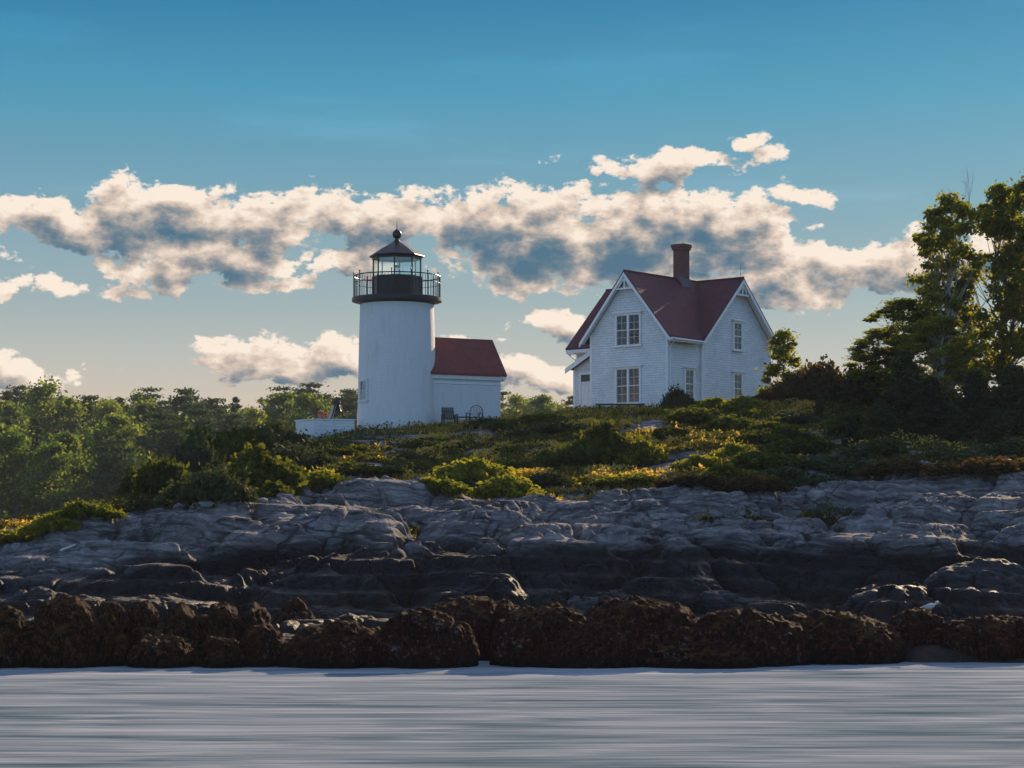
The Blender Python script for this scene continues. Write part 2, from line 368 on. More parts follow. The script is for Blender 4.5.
gm = n.maprange(n.math('MULTIPLY_ADD', n.noise(pos, 3, 6, .7), .8, n.math('SUBTRACT', att, .4)), .42, .58)
rk_base = (gm, rk, soil)
n.put(bs.inputs['Roughness'], n.maprange(zz, 1.6, 2.6, .6, .85)); bs.inputs['Specular IOR Level'].default_value = .25

def vcrack(scale, w, warp):
    q = n.vec('MULTIPLY_ADD', n.noise(pos, scale*1.2, 5, .6, out='Color'), (warp, warp, warp), n.vec('MULTIPLY', pos, (1, .8, 1.7)))
    vd = n.n('ShaderNodeTexVoronoi', feature='DISTANCE_TO_EDGE'); n.put(vd.inputs['Vector'], q); vd.inputs['Scale'].default_value = scale
    return n.maprange(vd.outputs['Distance'], 0, w, 1, 0)
c1, c2 = vcrack(.30, .020, 1.4), n.math('MULTIPLY', vcrack(.95, .028, .7), .6)
vj = n.n('ShaderNodeTexVoronoi', feature='DISTANCE_TO_EDGE'); vj.inputs['Scale'].default_value = .9
mpj = n.n('ShaderNodeMapping'); mpj.inputs['Rotation'].default_value = (0, math.radians(28), math.radians(20)); mpj.inputs['Scale'].default_value = (.22, .6, 1.5)
n.put(mpj.inputs['Vector'], n.vec('MULTIPLY_ADD', n.noise(pos, .5, 5, .6, out='Color'), (.8, .8, .8), pos)); n.put(vj.inputs['Vector'], mpj.outputs[0])
c3 = n.maprange(vj.outputs['Distance'], 0, .035, .9, 0)
cks = n.math('MULTIPLY', n.math('MAXIMUM', n.math('MAXIMUM', c1, c3), c2), n.maprange(n.noise(pos, .6, 3), .42, .58, .0, .9))
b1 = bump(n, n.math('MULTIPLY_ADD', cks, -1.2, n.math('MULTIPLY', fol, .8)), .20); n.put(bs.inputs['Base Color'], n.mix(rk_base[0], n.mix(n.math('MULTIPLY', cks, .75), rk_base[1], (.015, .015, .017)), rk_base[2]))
b2 = bump(n, med, .24, normal=b1); n.put(bs.inputs['Normal'], bump(n, fine, .035, normal=b2))

M_weed, n, bs, out = new_mat("rockweed_covered_rock")
pos = n.n('ShaderNodeNewGeometry').outputs['Position']; s3 = n.n('ShaderNodeSeparateXYZ'); n.put(s3.inputs[0], pos)
wp = n.vec('MULTIPLY_ADD', n.noise(pos, 1.2, 4, out='Color'), (1.2, 1.2, 1.2), pos)
strand = n.noise(n.vec('MULTIPLY', wp, (5, 5, 1.6)), 2.6, 8, .7); patch = n.noise(pos, .8, 5, .6)
wc = n.ramp(strand, [(.36, (.004, .003, .003)), (.48, (.026, .010, .008)), (.58, (.085, .030, .017)), (.68, (.26, .12, .075))])
wc = n.mix(n.maprange(patch, .35, .6, 0, .7), wc, n.mix(1, wc, (1.2, .55, .62), 'MULTIPLY'))
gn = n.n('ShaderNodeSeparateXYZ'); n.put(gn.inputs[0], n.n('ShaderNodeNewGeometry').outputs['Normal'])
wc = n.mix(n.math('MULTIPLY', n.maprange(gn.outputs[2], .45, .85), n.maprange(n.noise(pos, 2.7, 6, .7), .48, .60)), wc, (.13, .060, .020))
pale = n.math('MULTIPLY', n.maprange(n.noise(pos, 6, 7, .7), .56, .66), n.maprange(n.noise(pos, .9, 3), .42, .58))
wc = n.mix(n.math('MULTIPLY', pale, .8), wc, (.30, .25, .23))
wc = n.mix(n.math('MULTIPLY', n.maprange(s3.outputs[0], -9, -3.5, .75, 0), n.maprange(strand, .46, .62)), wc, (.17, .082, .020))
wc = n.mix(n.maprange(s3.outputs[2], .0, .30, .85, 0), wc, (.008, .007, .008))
n.put(bs.inputs['Base Color'], wc); bs.inputs['Roughness'].default_value = .8; bs.inputs['Specular IOR Level'].default_value = .08
n.put(bs.inputs['Normal'], bump(n, n.noise(n.vec('MULTIPLY', wp, (9, 9, 4)), 3, 6, .7), .08, normal=bump(n, strand, .20)))

M_drock, n, bs, out = new_mat("dark_wet_rock")
pos = n.n('ShaderNodeNewGeometry').outputs['Position']; s3 = n.n('ShaderNodeSeparateXYZ'); n.put(s3.inputs[0], pos)
fo = n.noise(n.vec('MULTIPLY', pos, (.8, .8, 4)), 2, 8, .65)
c0 = n.ramp(fo, [(.3, (.010, .010, .013)), (.6, (.030, .030, .036)), (.8, (.07, .07, .078))])
n.put(bs.inputs['Base Color'], n.mix(n.maprange(n.math('ADD', s3.outputs[2], n.noise(pos, 2, 4)), .9, 1.7, .8, 0), c0, (.035, .016, .011)))
bs.inputs['Roughness'].default_value = .7; bs.inputs['Specular IOR Level'].default_value = .25; n.put(bs.inputs['Normal'], bump(n, fo, .12))
M_grock, n, bs, out = new_mat("pale_grey_rock")
pos = n.n('ShaderNodeNewGeometry').outputs['Position']; fo = n.noise(pos, 3, 8, .65)
n.put(bs.inputs['Base Color'], n.ramp(fo, [(.3, (.12, .12, .12)), (.6, (.25, .25, .25)), (.8, (.38, .37, .36))])); bs.inputs['Roughness'].default_value = .85; n.put(bs.inputs['Normal'], bump(n, fo, .05))

def leaf_mat(name, c1, c2, c3, transl=.45, vs=1.2, rough=.55):
    m, n, bs, out = new_mat(name); t = m.node_tree
    co = n.n('ShaderNodeNewGeometry').outputs['Position']
    oi = n.n('ShaderNodeObjectInfo'); at = n.n('ShaderNodeAttribute', attribute_name='leaf').outputs['Fac']
    v = n.math('ADD', n.math('MULTIPLY', n.noise(co, vs, 3), .55), n.math('ADD', n.math('MULTIPLY', at, .3), n.math('MULTIPLY', oi.outputs['Random'], .25)))
    c = n.ramp(v, [(.30, c1), (.55, c2), (.80, c3)])
    n.put(bs.inputs['Base Color'], c); bs.inputs['Roughness'].default_value = .75; bs.inputs['Specular IOR Level'].default_value = .06
    tl = n.n('ShaderNodeBsdfTranslucent'); n.put(tl.inputs[0], n.mix(1, c, (2.3, 2.0, .7), 'MULTIPLY'))
    mx = n.n('ShaderNodeMixShader'); mx.inputs[0].default_value = transl
    t.links.new(bs.outputs[0], mx.inputs[1]); t.links.new(tl.outputs[0], mx.inputs[2]); t.links.new(mx.outputs[0], out.inputs[0]); return m
L_decid = leaf_mat("broadleaf_foliage", (.046, .066, .017), (.10, .125, .024), (.19, .19, .032), .6, .8)
L_far = leaf_mat("far_broadleaf_foliage", (.034, .070, .028), (.085, .135, .038), (.19, .23, .055), .5, .12)
L_pine = leaf_mat("pine_needles", (.018, .042, .024), (.036, .068, .034), (.07, .105, .042), .25, .3)
L_spruce = leaf_mat("spruce_needles", (.018, .030, .018), (.034, .050, .026), (.065, .080, .036), .2, .8)
L_bush = leaf_mat("shrub_foliage", (.022, .036, .010), (.045, .062, .015), (.10, .11, .022), .42, 1.2)
L_bushy = leaf_mat("sun_tinted_shrub_foliage", (.05, .075, .014), (.12, .14, .022), (.22, .20, .03), .5, 1.4)  # shrub green made yellower and lighter, painting in sunlight
L_brown = leaf_mat("reddish_brown_shrub_foliage", (.024, .021, .013), (.05, .038, .020), (.085, .056, .025), .3, 1.0)
L_grass = leaf_mat("sunlit_dry_grass_blades", (.09, .08, .022), (.21, .17, .045), (.38, .25, .08), .5, .9)  # dry grass, its colour brightened to stand for sunlight
L_gold = leaf_mat("sun_tinted_scrub_leaves", (.15, .13, .035), (.30, .24, .06), (.46, .31, .11), .45, 1.1)  # gold leaf colour paints in the sunlit patches of the slope
L_ggrass = leaf_mat("green_ground_cover", (.020, .032, .010), (.042, .052, .016), (.085, .085, .028), .4, .7)

# water: a long exposure has smoothed it into pale streaks along the shore
M_water, n, bs, out = new_mat("smooth_streaked_sea")
pos = n.n('ShaderNodeNewGeometry').outputs['Position']
wpos = n.vec('MULTIPLY_ADD', n.noise(pos, .25, 2, out='Color'), (3, .5, 0), pos)
st1 = n.noise(n.vec('MULTIPLY', wpos, (.20, 1.0, 1)), 1, 3, .5); st2 = n.noise(n.vec('MULTIPLY', wpos, (.55, 3.2, 1)), 1, 3, .5)
s3 = n.n('ShaderNodeSeparateXYZ'); n.put(s3.inputs[0], pos)
near = n.maprange(s3.outputs[1], 36, 47, 0, .06)
f_ = n.math('ADD', n.math('ADD', n.math('MULTIPLY', st1, .65), n.math('MULTIPLY', st2, .35)), near)
n.put(bs.inputs['Base Color'], n.ramp(f_, [(.34, (.07, .115, .135)), (.45, (.16, .20, .23)), (.57, (.27, .295, .325)), (.72, (.40, .41, .44))]))
bs.inputs['Specular IOR Level'].default_value = .0; bs.inputs['Roughness'].default_value = .6; bs.inputs['IOR'].default_value = 1.02
n.put(bs.inputs['Normal'], bump(n, n.noise(n.vec('MULTIPLY', wpos, (.25, 2.2, 1)), 1, 3, .5), .10))
M_foam = simple("white_sea_foam", (.7, .7, .72), .9)
M_far, n, bs, out = new_mat("forest_floor")
pos = n.n('ShaderNodeNewGeometry').outputs['Position']
n.put(bs.inputs['Base Color'], n.ramp(n.noise(pos, .1, 6), [(.3, (.018, .028, .012)), (.7, (.05, .07, .025))])); bs.inputs['Roughness'].default_value = .95

# ------------------------------------------------------------------ island terrain
PXC = np.array([-500, -200, 0, 60, 110, 130, 170, 230, 290, 358, 440, 500, 560, 590, 668, 770, 850, 930, 1024, 1300, 1600], float)
def R(*v): return np.array(v, float)
py4 = R(600, 595, 588, 582, 577, 575, 575, 576, 577, 570, 560, 556, 554, 553, 552, 555, 558, 556, 545, 540, 540)
py5 = R(585, 580, 572, 560, 548, 545, 543, 541, 540, 537, 532, 530, 528, 528, 526, 524, 520, 515, 508, 505, 505)
Y6 = R(64, 64, 66, 66, 67, 68, 69, 70, 71, 72, 73, 73, 73, 73, 73, 73, 73, 73, 73, 73, 73)
py6 = R(562, 556, 548, 535, 525, 512, 509, 506, 501, 498, 504, 502, 501, 503, 498, 490, 482, 470, 476, 470, 470)
Y7 = R(74, 75, 76, 76, 77, 80, 84, 90, 94, 95.2, 95.2, 96, 96.5, 96.5, 96.5, 97, 98, 98, 98, 98, 98)
py7 = R(545, 540, 530, 520, 508, 500, 484, 458, 443, 430, 426, 421, 414, 410.5, 409, 404, 402, 402, 402, 402, 402)
def zpy(py, Y): return HC+(YH-py)*Y/F
K_Y = [None]*12; K_Z = [None]*12
o1 = np.ones_like(PXC)
rings = [(o1*30, o1*-3), (o1*45.2, o1*-.6), (o1*47.4, o1*.15), (o1*50.5, o1*.55), (o1*54.6, zpy(606, 54.6)*o1),
         (o1*56.3, zpy(py4, 56.3)), (o1*62, zpy(py5, 62)), (Y6, zpy(py6, Y6)), (Y7, zpy(py7, Y7)),
         (Y7+9, zpy(py7, Y7)+np.where(PXC < 300, -1.0, .15)), (np.maximum(Y7+24, 118), np.where(PXC < 250, -2, np.where(PXC < 560, 5.5, 8.8))),
         (o1*150, np.where(PXC < 700, -3, 6)), (o1*230, o1*-4)]
def terrain_base(x, y):
    x = np.asarray(x, float); y = np.maximum(np.asarray(y, float), 1.)
    px = 512+x*F/y
    Ys = [np.interp(px, PXC, r[0]) for r in rings]; Zs = [np.interp(px, PXC, r[1]) for r in rings]
    z = np.where(y <= Ys[0], Zs[0], Zs[-1]).astype(float)
    for k in range(len(rings)-1):
        t = np.clip((y-Ys[k])/np.maximum(Ys[k+1]-Ys[k], 1e-3), 0, 1)
        z = np.where((y > Ys[k]) & (y <= Ys[k+1]), Zs[k]+(Zs[k+1]-Zs[k])*t, z)
    return z, px, np.interp(px, PXC, Y6), np.interp(px, PXC, Y7)
def terrain(x, y, full=False):
    x = np.asarray(x, float); y = np.asarray(y, float)
    y_s = y + .9*fbm(x/7, y/7, seed=3, octv=3)
    z, px, y6, y7 = terrain_base(x, y_s)
    rockzone = 1-sst(0, 5, y-y6)
    shore = sst(45, 50, y)
    # whaleback blocks of gneiss between cracks
    wx = x+1.3*fbm(x/4, y/4, octv=3, seed=5); wy = y+1.3*fbm(x/4, y/4, octv=3, seed=9)
    th = math.radians(16)
    def cell(sx, sy, seed, tht=th):
        u = (wx*math.cos(tht)+wy*math.sin(tht))/sx; v = (-wx*math.sin(tht)+wy*math.cos(tht))/sy
        f1, f2, idr, cx, cy = worley(u, v, seed); e = f2-f1
        dome = 1-np.exp(-e*7); h = dome*(.55+.45*idr)-.55*f1*f1+(idr-.5)*.5 + cy*(_hash(np.floor(idr*9999), idr*0, idr*0, 4)-.7)*.9
        return h, e
    h1, e1 = cell(6.8, 4.6, 31); h2, e2 = cell(2.6, 1.9, 57, -.3); h3, e3 = cell(.75, .5, 71, .5)
    amp = (.28+.72*rockzone)*shore*(1-.75*sst(0, 6, y-y7))
    flat = 1-sst(-4.0, -.5, y-y7)*np.where((px > 275) & (px < 800), 1, .4)
    amp = amp*(.06+.94*flat)
    ex = (x*.4+y*.15)
    rid = ridged(wx*.35+wy*.2, wy*1.5-wx*.5, 4, 91)
    dz = .95*(h1-.42)+.30*(h2-.38)*rockzone+.11*(h3-.3)*rockzone+.15*(rid-.4)*rockzone+.25*fbm(x/2.5, y/2.5, octv=4, seed=41)+rockzone*(.13*np.abs(fbm(wx/.9, wy/.7, octv=4, seed=47, gain=.6))+.10*(ridged((wx*.8+wy*.6)*.35, (wy*.8-wx*.6)*1.1, 3, 95)-.5))
    z = z+amp*dz
    stp = z*2.3+.5*fbm(x/5, y/5, octv=3, seed=19)+.06*x; z = z+rockzone*shore*.6*(1/2.3)*(sst(.35, .95, stp-np.floor(stp))-(stp-np.floor(stp)))
    if not full: return z
    ex = sst(.02, .20, fbm(x/3.0, y/1.7, octv=4, seed=77)+.16*sst(320, 380, px)*(1-sst(540, 590, px))) * (1-sst(-5, -1, y-y7))    # bare rock showing through the turf
    grass = np.clip(sst(-1.5, .8, y-y6+1.6*fbm(x/3, y/3, octv=4, seed=15)) - .95*ex, 0, 1)
    pockets = sst(.0, .10, .10-e1)*sst(61, 66, y)*sst(.1, .4, fbm(x/5, y/5, seed=8, octv=2))
    grass = np.maximum(grass, pockets*.9)
    crack = np.clip(np.maximum((1-sst(0, .09, e1)), .8*(1-sst(0, .07, e2))), 0, 1)*(1-grass)
    return z, grass, crack
def grid_axis(): 
    ys = np.concatenate([np.linspace(28, 45, 18), np.arange(45.2, 58, .05), np.arange(58, 76, .055), np.arange(76, 101, .085), np.arange(101, 125, .5), np.linspace(126, 232, 40)])
    return ys
ys = grid_axis(); pxs = np.concatenate([np.linspace(-460, -60, 90), np.linspace(-56, 1080, 950), np.linspace(1086, 1560, 100)])
PX, YY = np.meshgrid(pxs, ys); XX = (PX-512)*YY/F
ZZ, GR, CR = terrain(XX, YY, True)
nr, nc = XX.shape
idx = np.arange(nr*nc).reshape(nr, nc)
Q = np.stack([idx[:-1, :-1], idx[:-1, 1:], idx[1:, 1:], idx[1:, :-1]], -1).reshape(-1, 4)
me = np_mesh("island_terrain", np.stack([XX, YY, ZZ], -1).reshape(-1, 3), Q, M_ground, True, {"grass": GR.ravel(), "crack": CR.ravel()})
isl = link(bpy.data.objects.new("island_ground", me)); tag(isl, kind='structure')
def gz(x, y): return float(terrain(np.array([x]), np.array([y]))[0])
def at(px, Y): return (px-512)*Y/F
def hz(py, Y): return HC+(YH-py)*Y/F

# sea, reaching the horizon all round
v = [(-3000, -3000, 0), (3000, -3000, 0), (3000, 3000, 0), (-3000, 3000, 0)]
sea = link(bpy.data.objects.new("sea_water", np_mesh("sea_water", v, [(0, 1, 2, 3)], M_water))); tag(sea, kind='structure')

# mainland hill with woods
gx, gy = np.meshgrid(np.linspace(-230, 330, 120), np.concatenate([np.linspace(176, 340, 60), np.linspace(350, 700, 12)]))
hgt = 13.0*sst(185, 345, gy)+.8*fbm(gx/25, gy/25, octv=3, seed=2)-1.6*(1-sst(178, 200, gy))-3*sst(40, 200, gx)
def mz(x, y): return float(13.0*sst(185, 345, y)+.8*fbm(np.array([x/25]), np.array([y/25]), octv=3, seed=2)[0]-1.6*(1-sst(178, 200, y))-3*sst(40, 200, x))
nr, nc = gx.shape; idx = np.arange(nr*nc).reshape(nr, nc)
Q = np.stack([idx[:-1, :-1], idx[:-1, 1:], idx[1:, 1:], idx[1:, :-1]], -1).reshape(-1, 4)
ml = link(bpy.data.objects.new("mainland_hill", np_mesh("mainland_hill", np.stack([gx, gy, hgt], -1).reshape(-1, 3), Q, M_far, True))); tag(ml, kind='structure')
def leaf_quads(C, size, rg, aspect=1.5, flat=0., tilt=None):
    n = len(C); C = np.asarray(C, float)
    a = rg.normal(size=(n, 3)); a /= np.linalg.norm(a, axis=1, keepdims=True)
    if flat: a[:, 2] *= (1-flat); a /= np.linalg.norm(a, axis=1, keepdims=True)
    if tilt is not None: a = a*(1-tilt[1])+np.asarray(tilt[0])*tilt[1]; a /= np.linalg.norm(a, axis=1, keepdims=True)
    b = rg.normal(size=(n, 3))
    if flat: b[:, 2] *= (1-flat)
    b = b-(a*b).sum(1, keepdims=True)*a; b /= np.linalg.norm(b, axis=1, keepdims=True)
    s = size*(.6+.8*rg.random((n, 1)))
    A = a*s*aspect*.5; B = b*s*.5
    V = np.stack([C-A, C-B*.9+A*.05, C+A, C+B*.9+A*.05], 1).reshape(-1, 3)
    Q_ = np.arange(4*n).reshape(n, 4); return V, Q_, np.repeat(rg.random(n), 4)
M_terraflower = leaf_mat("pink_flowers", (.22, .09, .08), (.34, .17, .15), (.45, .28, .25), .2, 3)
# ------------------------------------------------------------------ lighthouse
CX, CY = at(397, 97), 97.0
def z97(py): return hz(py, 97)
lh = empty("lighthouse", (CX, CY, gz(CX, CY-1.8)))
tag(lh, "white cylindrical lighthouse tower with black iron lantern and railed gallery", "lighthouse")
LZ = lh.location.z
def L(z): return z-LZ
tw = MB().lathe([(1.86, -1.2), (1.85, L(8.2)), (1.80, L(8.8)), (1.775, L(10.5)), (1.73, L(12.4)), (1.70, L(13.3))], 96).build("tower", M_white, lh, True)
MB().lathe([(1.70, L(13.30)), (1.78, L(13.38)), (2.03, L(13.43)), (2.08, L(13.45)), (2.08, L(13.60)), (2.03, L(13.62)), (0.2, L(13.62))], 72).build("gallery_deck", M_black, lh, True)
rail = None
m = MB()
def ring(m, r, z, t, seg=64):
    pts = [(r*math.cos(2*math.pi*k/seg), r*math.sin(2*math.pi*k/seg), z) for k in range(seg+1)]
    return m.tube(pts, t, 6)
ring(m, 2.0, L(14.60), .028); ring(m, 2.0, L(14.28), .014)
rail = m.build("gallery_railing", M_black, lh)
for k in range(14):
    a = 2*math.pi*(k+.35)/14
    x, y = 2.0*math.cos(a), 2.0*math.sin(a)
    q = MB().tube([(x, y, L(13.60)), (x, y, L(14.72))], .024, 6).lathe([(.005, L(14.71)), (.035, L(14.73)), (.04, L(14.755)), (.03, L(14.78)), (.004, L(14.79))], 8, (x, y)).build("railing_post", M_black, rail)
m = MB()
for k in range(70):
    a = 2*math.pi*k/70
    x, y = 2.0*math.cos(a), 2.0*math.sin(a)
    m.tube([(x, y, L(13.60)), (x, y, L(14.55))], .010, 4)
m.build("balusters", M_black, rail)
A0 = math.radians(-90-3)
OC = 1.13
m = MB().lathe([(OC, L(13.61)), (OC, L(14.52)), (OC+.04, L(14.53)), (OC+.04, L(14.60)), (OC-.05, L(14.60))], 8, a0=A0)
lb = m.build("lantern_parapet", M_black, lh)
for k in range(8):      # vertical cover strips on the iron panels
    a = A0+2*math.pi*k/8
    MB().tube([(OC*1.01*math.cos(a), OC*1.01*math.sin(a), L(13.62)), (OC*1.01*math.cos(a), OC*1.01*math.sin(a), L(14.52))], .028, 6).build("panel_strip", M_black, lb)
lr = MB()
for k in range(8):
    a = A0+2*math.pi*k/8
    lr.tube([((OC-.03)*math.cos(a), (OC-.03)*math.sin(a), L(14.6)), ((OC-.03)*math.cos(a), (OC-.03)*math.sin(a), L(15.5))], .036, 6)
lr.lathe([(OC-.08, L(15.40)), (OC+.02, L(15.40)), (OC+.02, L(15.52)), (OC-.08, L(15.52)), (OC-.08, L(15.40))], 8, a0=A0, closed_caps=False)
lr = lr.build("lantern_glazing_frame", M_black, lh)
for k in range(8):
    a, b = A0+2*math.pi*k/8, A0+2*math.pi*(k+1)/8; r_ = OC-.045
    pa, pb = Vector((r_*math.cos(a), r_*math.sin(a), L(14.6))), Vector((r_*math.cos(b), r_*math.sin(b), L(14.6)))
    inn = -(pa+pb).normalized()*.008; inn.z = 0
    MB().frame_box(pa.lerp(pb, .04), (pb-pa)*.92, (0, 0, .80), inn).build("lantern_pane", M_cglass, lr)
MB().lathe([(1.27, L(15.50)), (1.29, L(15.53)), (1.27, L(15.57)), (.70, L(15.93)), (.20, L(16.21)), (.13, L(16.28))], 8, a0=A0).build("lantern_roof", M_black, lh)
ball = MB().lathe([(.13, L(16.2)), (.10, L(16.3)), (.10, L(16.37)), (.15, L(16.40)), (.20, L(16.48)), (.215, L(16.56)), (.20, L(16.65)), (.14, L(16.73)), (.06, L(16.78)), (.03, L(16.82))], 24).build("ventilator_ball", M_black, lh, True)
MB().tube([(0, 0, L(16.75)), (0, 0, L(17.22))], .028, 6, .006).build("lightning_rod", M_black, ball)
bc = MB().lathe([(.16, L(13.62)), (.14, L(14.6)), (.20, L(14.62)), (.20, L(14.66))], 16).build("beacon_pedestal", M_dark, lh)
MB().lathe([(.12, L(14.66)), (.16, L(14.72)), (.17, L(14.85)), (.16, L(14.98)), (.11, L(15.04))], 16).build("beacon_lens", M_cglass, bc, True)
MB().lathe([(.03, L(15.03)), (.13, L(15.05)), (.09, L(15.12)), (.03, L(15.15))], 16).build("beacon_cap", M_brass, bc)
def win(parent, c, u, n, w, z0, z1, double=False, cols=2, rows=2, cap=True, curtain=True, mat=None, sill=True, blind=None):
    """a window standing on a wall face: c centre on the wall line, u along the wall, n outwards"""
    c, u, n = Vector(c), Vector(u).normalized(), Vector(n).normalized(); mat = mat or M_trim
    Z = Vector((0, 0, 1))
    def bx(m, a0, a1, b0, b1, d0, d1): return m.frame_box(c+u*a0+Z*b0+n*d0, u*(a1-a0), Z*(b1-b0), n*(d1-d0))
    t = .09; lights = [(-w/2, w/2)] if not double else [(-w/2, -.045), (.045, w/2)]
    m = MB(); bx(m, -w/2-t, -w/2, z0-t*.2, z1, -.02, .07); bx(m, w/2, w/2+t, z0-t*.2, z1, -.02, .07); bx(m, -w/2-t, w/2+t, z1, z1+t, -.02, .072)
    if double: bx(m, -.045, .045, z0, z1, -.02, .068)
    fr = m.build("window", mat, parent)
    if cap: bx(MB(), -w/2-t-.10, w/2+t+.10, z1+t, z1+t+.055, -.02, .16).build("window_hood", mat, fr)
    if sill: bx(MB(), -w/2-t-.05, w/2+t+.05, z0-.09, z0-.015, -.02, .12).build("window_sill", mat, fr)
    zm = (z0+z1)/2
    for i, (a, b) in enumerate(lights):
        bx(MB(), a, b, z0-.014, z1, -.01, .006).build("room_behind", M_interior, fr)
        if curtain:
            m = MB(); k = 7
            lo = z0+.02 if blind is None or i else z0+(z1-z0)*blind
            for j in range(k):
                s0 = a+(b-a)*j/k; bx(m, s0+.004, s0+(b-a)/k-.004, lo, z1-.01, .009, .013+.006*(j % 2))
            m.build("lace_curtain", M_curt, fr)
        bx(MB(), a+.01, b-.01, z0, z1-.005, .026, .030).build("window_pane", M_glass, fr)
        m = MB(); r_ = .028
        for (q0, q1, d) in ((z0, zm+.02, .034), (zm-.02, z1, .046)):
            bx(m, a, a+r_, q0, q1, .02, d); bx(m, b-r_, b, q0, q1, .02, d); bx(m, a, b, q0, q0+r_, .021, d+.001); bx(m, a, b, q1-r_, q1, .021, d+.001)
            for k in range(1, cols): x_ = a+(b-a)*k/cols; bx(m, x_-.007, x_+.007, q0, q1, .022, d-.003)
            for k in range(1, rows): y_ = q0+(q1-q0)*k/rows; bx(m, a, b, y_-.007, y_+.007, .0225, d-.0025)
        m.build("window_sash", mat, fr)
    return fr
# narrow tower window on the left flank
wa = math.radians(-90-55); n_ = Vector((math.cos(wa), math.sin(wa), 0)); u_ = Vector((-n_.y, n_.x, 0))
win(lh, n_*1.775, u_, n_, .52, L(8.85), L(9.72), cap=False, curtain=False, cols=2, rows=2, mat=M_white)

# ---- workroom built against the tower
ph = math.radians(28); t_ = Vector((math.cos(ph), math.sin(ph), 0)); nf = Vector((math.sin(ph), -math.cos(ph), 0)); C0 = Vector((CX, CY, 0))
ax = C0+t_*3.2; ann = empty("tower_workroom", (ax.x, ax.y, gz(ax.x+nf.x*1.25, ax.y+nf.y*1.25)))
tag(ann, "low whitewashed brick workroom with red tiled roof joined to the lighthouse tower", "outbuilding")
AO = Vector(ann.location)
def AP(s, w, z): v_ = C0+t_*s+nf*w; return Vector((v_.x, v_.y, z))-AO
hw, zs, ze_, zr_ = 1.25, 0.9, 10.08, 11.80
MB().prism([AP(.9, -hw, 6.8), AP(.9, hw, 6.8), AP(.9, hw, ze_), AP(.9, 0, zr_-.12), AP(.9, -hw, ze_)], t_*(4.75-.9)).build("wall", M_white, ann)
for s_ in (1, -1):
    e0, e1 = AP(.7, s_*(hw+.22), ze_-.02), AP(.7, 0, zr_)
    nrm = Vector((0, 0, .10))
    MB().prism([e0, e1, e1+nrm, e0+nrm], t_*(4.97-.7)).build("roof", M_roof2, ann)
    MB().prism([AP(1.0, s_*hw, ze_-.24), AP(1.0, s_*(hw+.12), ze_-.20), AP(1.0, s_*(hw+.16), ze_-.035), AP(1.0, s_*hw, ze_-.035)], t_*(4.88-1.0)).build("cornice", M_trim, ann)
    MB().prism([AP(1.0, s_*hw, ze_-.42), AP(1.0, s_*(hw+.03), ze_-.42), AP(1.0, s_*(hw+.03), ze_-.36), AP(1.0, s_*hw, ze_-.36)], t_*(4.78-1.0)).build("string_course", M_trim, ann)
    MB().prism([AP(4.75, s_*(hw+.2), ze_-.16), AP(4.75, 0, zr_-.12), AP(4.75, 0, zr_-.005), AP(4.75, s_*(hw+.2), ze_-.03)], t_*.20).build("bargeboard", M_trim, ann)

# ------------------------------------------------------------------ keeper's house
NX, NY, HA = 7.409, 100.0, .699
d1_ = Vector((-math.cos(HA), math.sin(HA), 0)); d2_ = Vector((math.sin(HA), math.cos(HA), 0))
WA, q1, WB, jj, oo, ee, pc = 4.658, 2.752, 6.018, .10, .395, .40, 8.10
ZR, ZE = 15.33, 12.05; qc = q1+WB/2
hs = empty("keepers_house", (NX, NY, 8.75)); tag(hs, "white shingled two storey house with steep dark red cross gabled roof and brick chimney", "house")
HO = Vector(hs.location)
def H(p, q, z): return Vector((NX, NY, 0))+d1_*p+d2_*q+Vector((0, 0, z))-HO
kA = (ZR-ZE)/(WA/2+ee); kB = (ZR-ZE)/(WB/2+ee)
zwA, zwB = ZR-kA*WA/2-.10, ZR-kB*WB/2-.10
MB().prism([H(0, 0, 7.6), H(WA, 0, 7.6), H(WA, 0, zwA), H(WA/2, 0, ZR-.10), H(0, 0, zwA)], d2_*(qc)).build("front_wing_wall", M_siding, hs)
MB().prism([H(-jj, q1, 7.6), H(-jj, q1+WB, 7.6), H(-jj, q1+WB, zwB), H(-jj, qc, ZR-.10), H(-jj, q1, zwB)], d1_*(pc-oo+jj)).build("cross_wing_wall", M_siding, hs)
rf = None
tk = Vector((0, 0, .09))
def slab(poly, name="roof"): return MB().prism([H(*v) for v in poly], tk).build(name, M_roof, hs)
slab([(-ee, -oo, ZE), (-ee, q1-ee, ZE), (WA/2, qc, ZR), (WA/2, -oo, ZR)])
slab([(WA+ee, -oo, ZE), (WA/2, -oo, ZR), (WA/2, qc, ZR), (WA+ee, q1-ee, ZE)])
pB = -jj-oo
slab([(pB, q1-ee, ZE), (pB, qc, ZR), (WA/2, qc, ZR), (-ee, q1-ee, ZE)])
slab([(pc, q1-ee, ZE), (WA+ee, q1-ee, ZE), (WA/2, qc, ZR), (pc, qc, ZR)])
slab([(pB, q1+WB+ee, ZE), (pc, q1+WB+ee, ZE), (pc, qc, ZR), (pB, qc, ZR)])
rf = MB().tube([H(WA/2, -oo, ZR+.09), H(WA/2, qc, ZR+.09)], .05, 6).tube([H(pB, qc, ZR+.09), H(pc, qc, ZR+.09)], .05, 6).build("ridge_cap", M_roof, hs)
MB().tube([H(-ee, q1-ee, ZE+.10), H(WA/2, qc, ZR+.10)], .035, 6).build("valley_flashing", M_dark, hs)
def rake(pts, ext, dp=.20):
    """bargeboard hanging under a sloping roof edge"""
    a, b = [H(*v) for v in pts]; dz = Vector((0, 0, -dp))
    return MB().prism([a, b, b+dz, a+dz], ext).build("bargeboard", M_trim, hs)
g_ = .004
